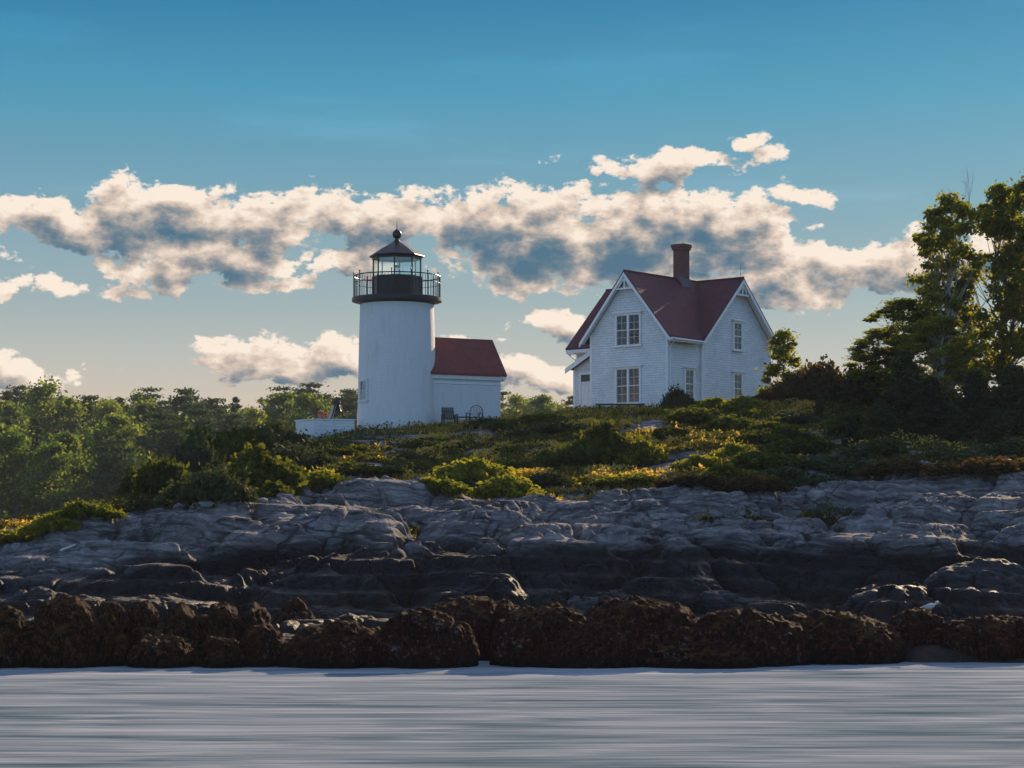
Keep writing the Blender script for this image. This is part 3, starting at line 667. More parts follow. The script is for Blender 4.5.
for (a, b) in (((-ee, -oo-g_, ZE-g_), (WA/2, -oo-g_, ZR-g_)), ((WA+ee, -oo-g_, ZE-g_), (WA/2, -oo-g_, ZR-g_))): rake((a, b), d2_*.05)
for (a, b) in (((pB-g_, q1-ee, ZE-g_), (pB-g_, qc, ZR-g_)), ((pB-g_, q1+WB+ee, ZE-g_), (pB-g_, qc, ZR-g_))): rake((a, b), d1_*.05)
# soffits under the gable overhangs
def soff(poly): return MB().prism([H(*v) for v in poly], (0, 0, -.03)).build("soffit", M_trim, hs)
soff([(-ee+.02, -oo+.05, ZE-.01), (WA/2, -oo+.05, ZR-.01), (WA/2, .0, ZR-.01), (-ee+.02, .0, ZE-.01)])
soff([(WA+ee-.02, -oo+.05, ZE-.01), (WA/2, -oo+.05, ZR-.01), (WA/2, .0, ZR-.01), (WA+ee-.02, .0, ZE-.01)])
soff([(pB+.05, q1-ee+.02, ZE-.01), (pB+.05, qc, ZR-.01), (-jj, qc, ZR-.01), (-jj, q1-ee+.02, ZE-.01)])
soff([(pB+.05, q1+WB+ee-.02, ZE-.01), (pB+.05, qc, ZR-.01), (-jj, qc, ZR-.01), (-jj, q1+WB+ee-.02, ZE-.01)])
def boxb(name, p0, p1, qa, qb, z0, z1, mat=None, parent=None):
    return MB().frame_box(H(p0, qa, z0), d1_*(p1-p0), d2_*(qb-qa), (0, 0, z1-z0)).build(name, mat or M_trim, parent or hs)
# eaves: fascia, frieze, gutter
boxb("eaves_fascia", -ee-.02, -ee+.03, -oo+.06, q1-ee-.01, ZE-.17, ZE+.0)
boxb("frieze_board", -.03, .0-.001, .02, q1-.01, zwA-.36, zwA-.10)
MB().tube([H(-ee-.07, -oo+.1, ZE-.05), H(-ee-.07, q1-ee-.05, ZE-.07)], .055, 8).build("gutter", M_trim, hs)
MB().tube([H(-ee-.05, .0, ZE-.10), H(-.08, .12, ZE-.42), H(-.06, .12, 9.0)], .035, 8).build("downpipe", M_trim, hs)
boxb("eaves_fascia", WA+ee+.01, pc-.05, q1-ee-.03, q1-ee+.02, ZE-.17, ZE)
boxb("eaves_soffit", WA+.02, pc-.06, q1-ee+.03, q1, ZE-.20, ZE-.17)
MB().tube([H(pc-.15, q1-ee-.05, ZE-.15), H(pc-oo-.05, q1-.05, ZE-.55), H(pc-oo-.05, q1-.05, 9.0)], .035, 8).build("downpipe", M_trim, hs)
# corner boards
for (p, q) in ((-.02, -.02), (WA-.10, -.02)): boxb("corner_board", p, p+.12, q, q+.12, 7.7, zwA)
boxb("corner_board", -jj-.02, -jj+.09, q1-.02, q1+.10, 7.7, zwB-.02); boxb("corner_board", -jj-.02, -jj+.09, q1+WB-.10, q1+WB+.02, 7.7, zwB-.02)
boxb("corner_board", pc-oo-.10, pc-oo+.02, q1-.02, q1+.1, 7.7, zwB-.02)
# gable peak ornaments
def peak(c, u, n):
    c, u = Vector(c), Vector(u); Z = Vector((0, 0, 1))
    m = MB(); m.frame_box(c-u*.52-Z*.70, u*1.04, Z*.08, n*.05); m.frame_box(c-u*.035-Z*.62, u*.07, Z*.45, n*.045)
    m.prism([c-u*.40-Z*.60, c-u*.33-Z*.60, c-u*.02-Z*.22, c-u*.06-Z*.16], n*.04); m.prism([c+u*.40-Z*.60, c+u*.33-Z*.60, c+u*.02-Z*.22, c+u*.06-Z*.16], n*.04)
    m.build("gable_ornament", M_trim, hs)
peak(H(WA/2, -oo+.05, ZR-.12), d1_, -d2_*-1)
peak(H(pB+.05, qc, ZR-.12), d2_, d1_)
# windows
uA, nA = d1_, -d2_
win(hs, H(WA/2, 0, 0)-Vector((0, 0, 0)), uA, nA, 1.36, 11.83-0, 13.33, double=True, blind=.45) if False else None
def winA(p, z0, z1, **k): return win(hs, H(p, 0, 0), uA, nA, 1.38, z0, z1, double=True, **k)
def winB(q, z0, z1, p=-jj, w=.66, **k): return win(hs, H(p, q, 0), d2_, -d1_, w, z0, z1, **k)
winA(WA/2, 11.84, 13.30, blind=.35); winA(WA/2, 9.05, 10.70)
winB(qc, 11.86, 13.18, curtain=False); winB(qc, 9.22, 10.62, curtain=False); winB(1.75, 9.28, 10.62, p=0, curtain=False)
# entrance porch in the corner between the wings
pp0, pp1, pq = WA, 6.45, .95
MB().prism([H(pp0-.01, pq, 7.6), H(pp1, pq, 7.6), H(pp1, pq, 10.98), H(pp0-.01, pq, 11.85)], d2_*(q1-pq+.02)).build("porch_wall", M_siding, hs)
zlo, zhi = 10.90, 11.98
MB().prism([H(pp1+.30, pq-.28, zlo), H(pp0, pq-.28, zhi+.02), H(pp0, pq-.28, zhi+.08), H(pp1+.30, pq-.28, zlo+.06)], d2_*(q1-pq+.28)).build("porch_roof", M_roof, hs)
MB().prism([H(pp1+.32, pq-.31, zlo-.20), H(pp0, pq-.31, zhi-.18), H(pp0, pq-.31, zhi+.07), H(pp1+.32, pq-.31, zlo+.05)], d2_*.03).build("porch_bargeboard", M_trim, hs)
boxb("porch_corner_board", pp1-.12, pp1+.02, pq-.02, pq+.12, 7.7, 10.86)
boxb("porch_corner_board", pp0+.0, pp0+.12, pq-.02, pq-.001, 7.7, 11.7)
dr = boxb("front_door", 4.98, 5.95, pq-.03, pq-.004, 8.72, 10.20)
m = MB()
for (a, b, z0, z1) in ((4.88, 4.98, 8.7, 10.62), (5.95, 6.05, 8.7, 10.62), (4.88, 6.05, 10.62, 10.74), (4.98, 5.95, 10.20, 10.27)):
    m.frame_box(H(a, pq-.07, z0), d1_*(b-a), d2_*.066, (0, 0, z1-z0))
for (a, b) in ((5.06, 5.42), (5.51, 5.87)):
    for (z0, z1) in ((8.9, 9.4), (9.5, 10.1)): m.frame_box(H(a, pq-.045, z0), d1_*(b-a), d2_*.014, (0, 0, z1-z0))
m.build("door_casing", M_trim, dr)
boxb("transom_window", 4.98, 5.95, pq-.02, pq-.004, 10.27, 10.62, M_interior, dr)
boxb("transom_pane", 4.98, 5.95, pq-.032, pq-.027, 10.27, 10.62, M_glass, dr)
MB().lathe([(.02, 9.45-HO.z), (.03, 9.47-HO.z), (.02, 9.50-HO.z)], 8, (H(5.05, pq-.09, 0).x, H(5.05, pq-.09, 0).y)).build("door_handle", M_dark, dr)
boxb("door_step", 4.8, 6.15, pq-.75, pq-.04, 8.2, 8.66, M_grey)
# chimney
cq, cpz = 4.4, WA/2
ch = MB(); s_ = .29
ch.frame_box(H(cpz-s_, cq-s_, 14.2), d1_*2*s_, d2_*2*s_, (0, 0, 16.86-14.2))
ch.frame_box(H(cpz-s_-.05, cq-s_-.05, 16.86), d1_*(2*s_+.1), d2_*(2*s_+.1), (0, 0, .12)); ch.frame_box(H(cpz-s_-.08, cq-s_-.08, 16.98), d1_*(2*s_+.16), d2_*(2*s_+.16), (0, 0, .17))
ch = ch.build("chimney", M_brick, hs)
MB().prism([H(cpz-s_-.04, cq-s_-.04, 15.42), H(cpz-s_-.05, cq-s_-.05, 14.9), H(cpz-s_-.05, cq+s_+.05, 14.9), H(cpz-s_-.05, cq+s_+.04, 15.42)], d1_*.045).build("chimney_flashing", M_grey, ch)
MB().prism([H(cpz-s_-.04, cq-s_-.045, 15.5), H(cpz-s_-.04, cq-s_-.045, 15.0), H(cpz+s_+.04, cq-s_-.045, 15.0), H(cpz+s_+.04, cq-s_-.045, 15.5)], d2_*.04).build("chimney_flashing", M_grey, ch)
MB().tube([H(pB+.2, qc, ZR), H(pB+.2, qc, ZR+.75)], .009, 5).build("lightning_rod", M_dark, hs)

# ------------------------------------------------------------------ small things round the buildings
bp = Vector((at(620, 96.8), 96.8, 0)); bp.z = max(hz(405.6, 98.2), gz(bp.x, bp.y)+.27)
bn = empty("garden_bench", (bp.x, bp.y, min(gz(bp.x, bp.y), bp.z-.25))); tag(bn, "long low dark plank bench in front of the white house", "bench")
zt = bp.z-bn.location.z
MB().box(-1.13, -.17, zt-.055, 1.13, .17, zt).build("seat", M_dark, bn, bevel=.008)
for x in (-.95, -.05, .95): MB().box(x-.05, -.14, -.4, x+.05, .14, zt-.056).build("leg", M_dark, bn)
# white masonry platform left of the tower
pk = Vector((at(314, 95), 95, 0)); zt = hz(418.6, 95)
wl = empty("white_masonry_platform", (pk.x, pk.y, zt-.8)); tag(wl, "low white painted masonry platform with a corner left of the lighthouse", "platform")
ua, ub = Vector((-.62, .78, 0)).normalized()*1.55, Vector((.97, .24, 0)).normalized()*1.86
MB().prism([Vector((0, 0, -.6)), ua+Vector((0, 0, -.6)), ua+ub+Vector((0, 0, -.6)), ub+Vector((0, 0, -.6))], (0, 0, 1.34)).build("masonry_body", M_white, wl, bevel=.015)
MB().prism([-ua.normalized()*.03-ub.normalized()*.03+Vector((0, 0, .742)), ua*1.02-ub*.02+Vector((0, 0, .742)), ua*1.02+ub*1.02+Vector((0, 0, .742)), ub*1.02-ua*.02+Vector((0, 0, .742))], (0, 0, .06)).build("coping", M_white, wl)
zc = zt+.004
def pot(px, Y, s, lab):
    r = empty("flower_pot", (at(px, Y), Y, zc)); tag(r, lab, "flower pot", "terracotta pots on the white platform")
    MB().lathe([(.07*s, 0), (.11*s, .17*s), (.13*s, .17*s), (.13*s, .22*s), (.10*s, .22*s), (.09*s, .15*s)], 20).build("pot_body", M_terra, r, True)
    rg = np.random.default_rng(int(px)); Cn = rg.normal(size=(130, 3))*[.045*s, .045*s, .035*s]+[0, 0, .25*s]
    V, Q_, at_ = leaf_quads(Cn, .07, rg); link(bpy.data.objects.new("potted_flowers", np_mesh("potted_flowers", V, Q_, M_terraflower, attr={"leaf": at_})), r)
pot(320.5, 95.6, 1.1, "larger terracotta flower pot on the left of the white platform")
pot(325.5, 95.9, .9, "smaller terracotta flower pot next to the black bell frame on the white platform")
bf = empty("bell_frame", (at(338, 96), 96, zc)); tag(bf, "small black timber A frame holding a bell on the white platform", "bell frame")
for y in (-.12, .12):
    for s_ in (-1, 1): MB().tube([(s_*.30, y, 0), (s_*.07, y, .84)], .030, 6).build("frame_leg", M_black, bf)
MB().box(-.09, -.17, .80, .09, .17, .87).build("cross_beam", M_black, bf)
for s_ in (-1, 1): MB().tube([(s_*.2, -.12, .32), (s_*.2, .12, .32)], .02, 6).build("brace", M_black, bf)
MB().lathe([(.17, .38), (.15, .42), (.11, .55), (.09, .65), (.04, .72), (.02, .80)], 20).build("bell", M_black, bf, True)
ss = empty("leaning_sheet", (at(331, 95.9), 95.9, zc)); tag(ss, "grey weathered board leaning beside the black bell frame", "board")
MB().frame_box((-.16, 0, 0), (.20, .03, 0), (.22, .02, .62), (0, .03, 0)).build("board_panel", M_lightgrey, ss)

def adirondack(px, Y, lab, mat, rz, s=1., rnd=False):
    x = at(px, Y); r = empty("garden_chair", (x, Y, gz(x, Y)), rz); tag(r, lab, "garden chair", "garden chairs by the workroom wall")
    m = MB()
    for k in range(6): m.box(-.27+.093*k, -.25, .33, -.27+.093*k+.078, .27, .355)
    m.build("seat", mat, r)
    if not rnd:
        m = MB()
        for k in range(6): m.frame_box((-.28+.096*k, .22, .33), (.082, 0, 0), (0, .22, .56), (0, .02, 0))
        m.box(-.29, .36, .66, .29, .39, .72); m.build("backrest", mat, r)
    else:
        m = MB(); pts = [(.30*math.cos(t), .27, .62+.28*math.sin(t)) for t in np.linspace(-.6, math.pi+.6, 20)]; m.tube(pts, .022, 6)
        for k in range(-3, 4): m.tube([(.05*k, .27, .36), (.085*k, .27, .62+.28*math.sqrt(max(0, 1-(.085*k/.30)**2)))], .010, 5)
        m.build("backrest", mat, r)
    for s_ in (-1, 1):
        MB().box(s_*.30-.05, -.30, .52, s_*.30+.05, .28, .545).build("armrest", mat, r)
        MB().box(s_*.30-.03, -.28, -.25, s_*.30+.03, -.22, .519).build("leg", mat, r); MB().box(s_*.30-.03, .20, -.25, s_*.30+.03, .26, .519).build("leg", mat, r)
    return r
adirondack(449.5, 95.0, "dark slatted wooden armchair left of the small table by the workroom", M_dark, .25)
adirondack(474.5, 95.2, "grey metal garden chair with rounded back right of the small table", M_grey, -.3, rnd=True)
tx = at(463, 94.8); tb = empty("garden_table", (tx, 94.8, gz(tx, 94.8))); tag(tb, "small dark wooden table between two garden chairs by the workroom", "table")
MB().box(-.34, -.25, .40, .34, .25, .435).build("tabletop", M_dark, tb)
for x in (-.28, .28):
    for y in (-.19, .19): MB().box(x-.025, y-.025, -.25, x+.025, y+.025, .399).build("leg", M_dark, tb)

# ------------------------------------------------------------------ rocks along the shore
def ico(sub):
    bm = bmesh.new(); bmesh.ops.create_icosphere(bm, subdivisions=sub, radius=1); bm.verts.ensure_lookup_table()
    V = np.array([v_.co[:] for v_ in bm.verts]); T = np.array([[v_.index for v_ in f.verts] for f in bm.faces]); bm.free(); return V, T
ICO = {k: ico(k) for k in (3, 4, 5, 6)}
def rock(name, c, half, mat, sub=5, p=2.6, seed=0, amp=.16, fine=.035, stretch=1.0, parent=None, rz=0.):
    D, T = ICO[sub]; half = np.array(half, float)
    r = (np.abs(D)**p).sum(1)**(-1/p); V = D*r[:, None]*half
    s = half.mean()
    W = V+np.array(c)[None]*1.0
    n_lo = fbm(W[:, 0]*.9/1.0, W[:, 1]*.9, W[:, 2]*1.1, 4, seed); n_hi = fbm(W[:, 0]*3.2, W[:, 1]*3.2, W[:, 2]*3.2/stretch, 5, seed+40)
    n_f = fbm(W[:, 0]*9, W[:, 1]*9, W[:, 2]*9/stretch, 3, seed+80)
    cr_ = 1-np.abs(vnoise(W[:, 0]*1.1+seed, W[:, 1]*1.1, W[:, 2]*.5, seed+9)); cr_ = np.clip((cr_-.88)/.12, 0, 1)
    N_ = D/np.linalg.norm(D, axis=1, keepdims=True)
    V = V+N_*(amp*1.6*n_lo+amp*.7*n_hi+fine*2*n_f-.16*cr_)[:, None]
    me = np_mesh(name, V, T, mat, True)
    o = bpy.data.objects.new(name, me); o.location = c; o.rotation_euler = (0, 0, rz); return link(o, parent)
# px, top row, width in px, row where it meets the water, label
WEED = [
 (8, 607, 62, 668, "brown rockweed covered boulder at the left end of the waterline"),
 (62, 600, 88, 668, "big rounded seaweed boulder, largest of those near the left end"),
 (112, 603, 54, 666, "upright brown seaweed boulder beside the biggest left boulder"),
 (146, 602, 56, 664, "brown boulder with mossy top between two upright seaweed boulders"),
 (180, 604, 50, 663, "rough boulder with pale barnacles behind the slanting seaweed slab"),
 (160, 634, 74, 668, "low slanting seaweed slab touching the water left of centre"),
 (222, 603, 60, 661, "jagged brown boulder with sunlit crest on the left shore"),
 (255, 606, 34, 660, "pointed boulder leaning right on the left shore"),
 (295, 602, 56, 655, "round brown boulder behind the low seaweed ledge"),
 (225, 640, 70, 668, "low dark red seaweed mound at the water left of centre"),
 (262, 628, 52, 667, "small rounded boulder with golden top at the waterline"),
 (338, 622, 120, 668, "long low seaweed ledge with golden top left of centre"),
 (425, 612, 110, 668, "dark seaweed ledge at the waterline just left of centre"),
 (478, 598, 150, 660, "broad weed draped ledge below the flat dark shelf"),
 (545, 606, 110, 667, "brown seaweed mound in the middle of the waterline"),
 (640, 598, 150, 666, "large domed ledge with mossy brown top right of centre"),
 (742, 609, 140, 666, "broad brown seaweed ledge right of the domed ledge"),
 (590, 625, 120, 668, "low rounded seaweed shoulder in front of the domed ledge"),
 (830, 612, 150, 664, "long weedy ledge on which the gull stands"),
 (918, 611, 74, 660, "pale barnacled end of the ledge below the gull"),
 (990, 618, 130, 662, "low red brown seaweed mound at the right edge by the water"),
 (700, 640, 150, 668, "low dark weed bed at the waterline right of centre"),
]
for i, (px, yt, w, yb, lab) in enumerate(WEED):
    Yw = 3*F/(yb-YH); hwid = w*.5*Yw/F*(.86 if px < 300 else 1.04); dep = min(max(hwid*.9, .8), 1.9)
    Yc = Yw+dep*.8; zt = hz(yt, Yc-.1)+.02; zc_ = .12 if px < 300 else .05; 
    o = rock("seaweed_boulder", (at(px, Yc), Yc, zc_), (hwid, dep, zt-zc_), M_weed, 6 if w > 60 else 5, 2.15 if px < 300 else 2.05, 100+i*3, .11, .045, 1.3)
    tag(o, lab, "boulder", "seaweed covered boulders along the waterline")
rg = random.Random(5)
for i, (px, py, w, h, Y, lab) in enumerate([
 (985, 562, 130, 62, 52.5, "large dark rounded boulder at the right above the red seaweed mound"),
 (880, 592, 70, 20, 52.2, "small dark boulder left of the large dark boulder at the right"),
 (590, 598, 60, 14, 52.5, "small black slab lying in the recess behind the domed ledge"),
 (720, 590, 44, 20, 53.0, "tilted dark slab in the recess below the right rock face"),
 (40, 590, 70, 26, 52.5, "dark lumpy boulder behind the biggest left seaweed boulder")]):
    hwid = w*.5*Y/F; zt = hz(py, Y); hh = h*Y/F*.5+.25
    tag(rock("dark_boulder", (at(px, Y+hwid*.5), Y+hwid*.5, zt-hh), (hwid, max(.7, hwid*.8), hh), M_drock, 6 if w > 60 else 5, 2.3, 300+i, .14, .02), lab, "boulder", "dark boulders behind the seaweed")
def ground_hit(px, py, y0=46., y1=112.):
    Yv = np.arange(y0, y1, .1); zz_ = terrain((px-512)*Yv/F, Yv); pp = YH-(zz_-HC)*F/Yv
    k = np.argmax(pp <= py) if (pp <= py).any() else int(np.argmin(pp))
    return (px-512)*Yv[k]/F, Yv[k], zz_[k]
for (px, py, s_, lab) in [(207, 508, .2, "single pale stone lying at the foot of the left bushes"), (262, 503, .13, "small grey stone on the rock above the left shore"), (648, 508, .13, "small grey stone at the turf edge right of centre")]:
    x, y, z = ground_hit(px, py); tag(rock("loose_stone", (x, y, z+.05), (s_*1.3, s_, s_*.55), M_grock, 4, 2.2, int(px), .05, .01), lab, "stone", "loose pale stones on the slope")
x, y, z = ground_hit(68, 552)
tag(MB().tube([(-.2, -.1, .0), (0, 0, .08), (.20, .1, .17)], .035, 8, .02).build("driftwood_log", M_driftwood), "bleached driftwood stick lying on the rocks at the left", "driftwood")
bpy.data.objects["driftwood_log"].location = (x, y, z+.03)
# foam specks where the water meets the rocks
# gull
gx_, gY = at(930.5, 48.2), 48.2
gl_z = hz(612.5, gY)
gull = empty("gull", (gx_, gY, gl_z), 0.2); gull.scale = (.82,)*3; tag(gull, "white gull with grey wings standing on the weedy ledge", "gull")
bm = bmesh.new(); bmesh.ops.create_icosphere(bm, subdivisions=3, radius=1)
for v_ in bm.verts:
    x, y, z = v_.co; t = (x+1)/2
    v_.co = Vector((x*.20-.02, y*.078*(.35+.75*math.sin(math.pi*min(1, t*.85+.12))), z*.075*(.3+.8*math.sin(math.pi*min(1, t*.8+.15)))+.17+x*.03))
    if x > .62: v_.co += Vector(((x-.62)*.02, 0, (x-.62)*.20))
r2 = bmesh.ops.create_icosphere(bm, subdivisions=3, radius=.052)
for v_ in r2['verts']: v_.co += Vector((.195, 0, .275)); v_.co.x = .195+(v_.co.x-.195)*1.15
bmesh.ops.recalc_face_normals(bm, faces=bm.faces)
gm_ = bpy.data.meshes.new("body"); bm.to_mesh(gm_); bm.free(); gm_.materials.append(M_gull); gm_.shade_smooth(); gb = link(bpy.data.objects.new("body", gm_), gull)
rmm = gb.modifiers.new("remesh", 'REMESH'); rmm.mode = 'VOXEL'; rmm.voxel_size = .012; rmm.use_smooth_shade = True
for s_ in (-1, 1):
    MB().prism([(.10, s_*.070, .20), (.02, s_*.080, .225), (-.14, s_*.06, .20), (-.27, s_*.02, .155), (-.12, s_*.065, .15), (.04, s_*.080, .15)], (0, s_*.012, 0)).build("wing", M_gullw, gull)
    MB().tube([(.01, s_*.025, .12), (.0, s_*.025, -.02)], .008, 6).build("leg", M_beak, gull)
MB().tube([(.245, 0, .275), (.31, 0, .262)], .014, 6, .004).build("beak", M_beak, gull)
MB().prism([(-.18, -.03, .155), (-.18, .03, .155), (-.30, .035, .135), (-.30, -.035, .135)], (0, 0, .012)).build("tail", M_gull, gull)

# ------------------------------------------------------------------ plants
def tubes_np(segs, k=6):
    """segs: list of (p0, p1, r0, r1) -> mesh arrays"""
    P0 = np.array([s[0] for s in segs], float); P1 = np.array([s[1] for s in segs], float); r0 = np.array([s[2] for s in segs]); r1 = np.array([s[3] for s in segs])
    T = P1-P0; T /= np.maximum(np.linalg.norm(T, axis=1, keepdims=True), 1e-9)
    up = np.where(np.abs(T[:, 2:3]) < .9, [[0, 0, 1.]], [[1., 0, 0]]); A = np.cross(T, up); A /= np.linalg.norm(A, axis=1, keepdims=True); B = np.cross(T, A)
    an = 2*np.pi*np.arange(k)/k; n = len(segs)
    c, s = np.cos(an)[None, :, None], np.sin(an)[None, :, None]
    R0 = P0[:, None]+(A[:, None]*c+B[:, None]*s)*r0[:, None, None]; R1 = P1[:, None]+(A[:, None]*c+B[:, None]*s)*r1[:, None, None]
    V = np.concatenate([R0, R1], 1).reshape(-1, 3); base = (np.arange(n)*2*k)[:, None]; i = np.arange(k)[None]; j = (np.arange(k)+1) % k
    return V, np.stack([base+i, base+j, base+k+j, base+k+i], -1).reshape(-1, 4)
def plant(name, segs, C, size, mat, bark, rg, aspect=1.5, flat=0., tilt=None, parts=("trunk", "crown")):
    root = empty(name)
    if segs:
        V, Q_ = tubes_np(segs); link(bpy.data.objects.new(parts[0], np_mesh(parts[0], V, Q_, bark, True)), root)
    V, Q_, a_ = leaf_quads(C, size, rg, aspect, flat, tilt)
    link(bpy.data.objects.new(parts[1], np_mesh(parts[1], V, Q_, mat, attr={"leaf": a_})), root)
    return root
def branching(rg, h, levels=4, spread=.55, nchild=(3, 4), r0=.14, lean=(0, 0), first=.28, up=.35):
    segs, tips = [], []
    def grow(p, d, ln, r, lv):
        n = 3; q = p
        for i in range(n):
            d = d+rg.normal(size=3)*.10; d[2] += up*.12; d /= np.linalg.norm(d); q2 = q+d*ln/n
            rr = r*(1-.25*(i+1)/n); segs.append((q, q2, r*(1-.25*i/n), rr)); q = q2
            if lv <= 2: tips.append(q.copy())
        if lv == 0: return
        for c in range(rg.integers(nchild[0], nchild[1]+1)):
            s = rg.normal(size=3); s -= d*(s@d); s /= np.linalg.norm(s)
            nd = d*(1-spread*.5)+s*spread*(.7+.6*rg.random()); nd /= np.linalg.norm(nd); grow(q, nd, ln*(.60+.22*rg.random()), r*.62, lv-1)
    d0 = np.array([lean[0], lean[1], 1.]); d0 /= np.linalg.norm(d0)
    grow(np.zeros(3), d0, h*first, r0, levels)
    P_ = np.array(tips); sc_ = h/max(P_[:, 2].max(), .1)
    segs = [(a*sc_, b*sc_, c_, e_) for a, b, c_, e_ in segs]; return segs, P_*sc_
def leaves_at(tips, n, sig, rg):
    t = tips[rg.integers(0, len(tips), n)]; return t+rg.normal(size=(n, 3))*sig*np.array([1, 1, .75])
def broadleaf(seed, h, n, size, sig, mat, bark, name="broadleaf_tree", **k):
    rg = np.random.default_rng(seed); segs, tips = branching(rg, h, **k); return plant(name, segs, leaves_at(tips, n, sig, rg), size, mat, bark, rg)
def conifer(seed, h, wid, n, size, mat, name="spruce_tree", bare=.08, droop=.25, whorls=22, ragged=.3, pine=False):
    rg = np.random.default_rng(seed); segs = [((0, 0, -.3), (0, 0, h*.5), h*.014+.03, h*.009+.02), ((0, 0, h*.5), (0, 0, h*.99), h*.009+.02, .01)]; P_, wts = [], []
    for w_ in range(whorls):
        f = bare+(1-bare)*(w_+rg.random()*.6)/whorls
        ln = wid*.5*((1-f)**.75 if not pine else (.35+.65*math.sin(math.pi*min(1, (f-bare)/(1-bare)*.8+.22)))*(1.15-f*.5))
        nb = rg.integers(4, 8) if not pine else rg.integers(2, 5)
        for b in range(nb):
            L_ = ln*(1-ragged+2*ragged*rg.random()); a = rg.random()*2*np.pi; up = (-droop+.5*f if not pine else .12+.2*rg.random())
            p0 = np.array([0, 0, h*f]); p1 = p0+np.array([math.cos(a), math.sin(a), up])*L_
            segs.append((p0, p1, .02+.01*L_, .008)); m_ = max(3, int(L_*8)); t = np.linspace(.2 if not pine else .35, 1, m_)[:, None]
            q = p0+(p1-p0)*t; q[:, 2] += -.1*L_*np.sin(t[:, 0]*3)*(not pine); P_.append(q)
    P_ = np.concatenate(P_); C = P_[rg.integers(0, len(P_), n)]
    sg = (np.array([.16, .16, .07]) if not pine else np.array([.34, .34, .085]))*(wid/4.)
    C = C+rg.normal(size=C.shape)*sg; return plant(name, segs, C, size, mat, M_bark, rg, 2.4 if not pine else 1.6, .35)
def bush(seed, n, size, mat, name="shrub", lumps=15, aspect=1.6, spiky=.14):
    """unit shrub: about 2 wide, 1 high"""
    rg = np.random.default_rng(seed); C = []; cen = []
    for k in range(lumps):
        a = rg.random()*2*np.pi; r = math.sqrt(rg.random())*.85; cen.append((r*math.cos(a), r*math.sin(a)*.9, .10+.65*(1-r)*rg.random(), .13+.24*rg.random()))
    cen.append((0, 0, .25, .42))
    cen = np.array(cen); wv = cen[:, 3]**2; ii = rg.choice(len(cen), n, p=wv/wv.sum())
    d = rg.normal(size=(n, 3)); d /= np.linalg.norm(d, axis=1, keepdims=True); d[:, 2] = np.abs(d[:, 2])*1.0-.15
    rr = cen[ii, 3]*(.62+.42*rg.random(n)**.6)*(1+.55*vnoise(d[:, 0]*3+ii, d[:, 1]*3, d[:, 2]*3, seed))
    C = cen[ii, :3]+d*rr[:, None]*np.array([1, 1, .85]); C[:, 2] = np.maximum(C[:, 2], -.05); C += rg.normal(size=C.shape)*[.05, .05, .045]
    if spiky:
        m_ = rg.random(n) < spiky; C[m_] += rg.normal(size=(m_.sum(), 3))*[.05, .05, .14]
    segs = []
    for k in range(12):
        c_ = cen[k % len(cen)]; segs.append(((c_[0]*.15, c_[1]*.15, -.25), (c_[0]*.8, c_[1]*.8, c_[2]+.1), .03, .01))
    return plant(name, segs, C, size, mat, M_bark, rg, aspect, parts=("stems", "foliage"))
def hide_proto(o):
    for c in list(o.children)+[o]: bpy.data.objects.remove(c)
class Kind:
    """first use moves the prototype itself, later uses copy it with its parts"""
    def __init__(s, make): s.make = make; s.o = None
    def place(s, loc, scale, rz, name, label, cat, group=None):
        if s.o is None: s.o = s.make(); o = s.o
        else: o = copy_tree(s.o)
        o.name = name; o.location = loc; o.scale = scale if isinstance(scale, (tuple, list)) else (scale,)*3; o.rotation_euler = (0, 0, rz)
        for k_ in ("group",):
            if k_ in o: del o[k_]
        tag(o, label, cat, group); return o
def envtree(seed, h, w, n, size, mat, bark, name="broadleaf_tree", z0=.14, clumps=60, cr=.5, stems=2, r0=.15, pw=.7, top=.12, spread=1.):
    rg = np.random.default_rng(seed); segs = []; st = []
    for k in range(stems):
        a = rg.random()*6.28; lean = (.05+.12*k)*w*.5; q = np.array([0, 0, -.3]); pts = [q]
        for i in range(1, 9):
            t = i/8; q = np.array([math.cos(a)*lean*t**1.3+rg.normal()*.04*w*t, math.sin(a)*lean*t**1.3+rg.normal()*.04*w*t, h*.93*t*(1-.10*k)]); pts.append(q)
        for i in range(8): segs.append((pts[i], pts[i+1], r0*(1-i/8.3), r0*(1-(i+1)/8.3)))
        st.append(pts)
    cen = []
    for c in range(clumps):
        t = (c+rg.random())/clumps; a = rg.random()*6.28
        R = w*.5*math.sin(math.pi*min(1, t*(1-top)+top))**pw*(.72+.45*float(vnoise(math.cos(a)*1.6+t*3, math.sin(a)*1.6, seed, seed)))
        r = R*(.25+.75*rg.random()**.5)*spread; z = h*(z0+(1-z0)*t)
        c_ = np.array([math.cos(a)*r, math.sin(a)*r, min(z, h*.99)]); cen.append(c_)
        pts = st[rg.integers(0, stems)]; zz_ = max(.15*h, z-.8*r-.05*h); k = min(7, int(zz_/(h*.93)*8)); p0 = pts[k]+(pts[k+1]-pts[k])*.5
        mid = (p0+c_)/2+np.array([0, 0, -.08*r])+rg.normal(size=3)*.05*r; rr = r0*.30*(1-.6*t)
        segs += [(p0, mid, rr, rr*.7), (mid, c_, rr*.7, rr*.3)]
        for b in range(3): segs.append((c_*.85+mid*.15, c_+rg.normal(size=3)*cr*.6, rr*.35, .004))
    cen = np.array(cen); ii = rg.integers(0, clumps, n); sg = cr*(.45+.75*rg.random(clumps))[ii][:, None]
    d = rg.normal(size=(n, 3))*.62; C = cen[ii]+d*sg*np.array([1, 1, .62])
    return plant(name, segs, C, size, mat, bark, rg)
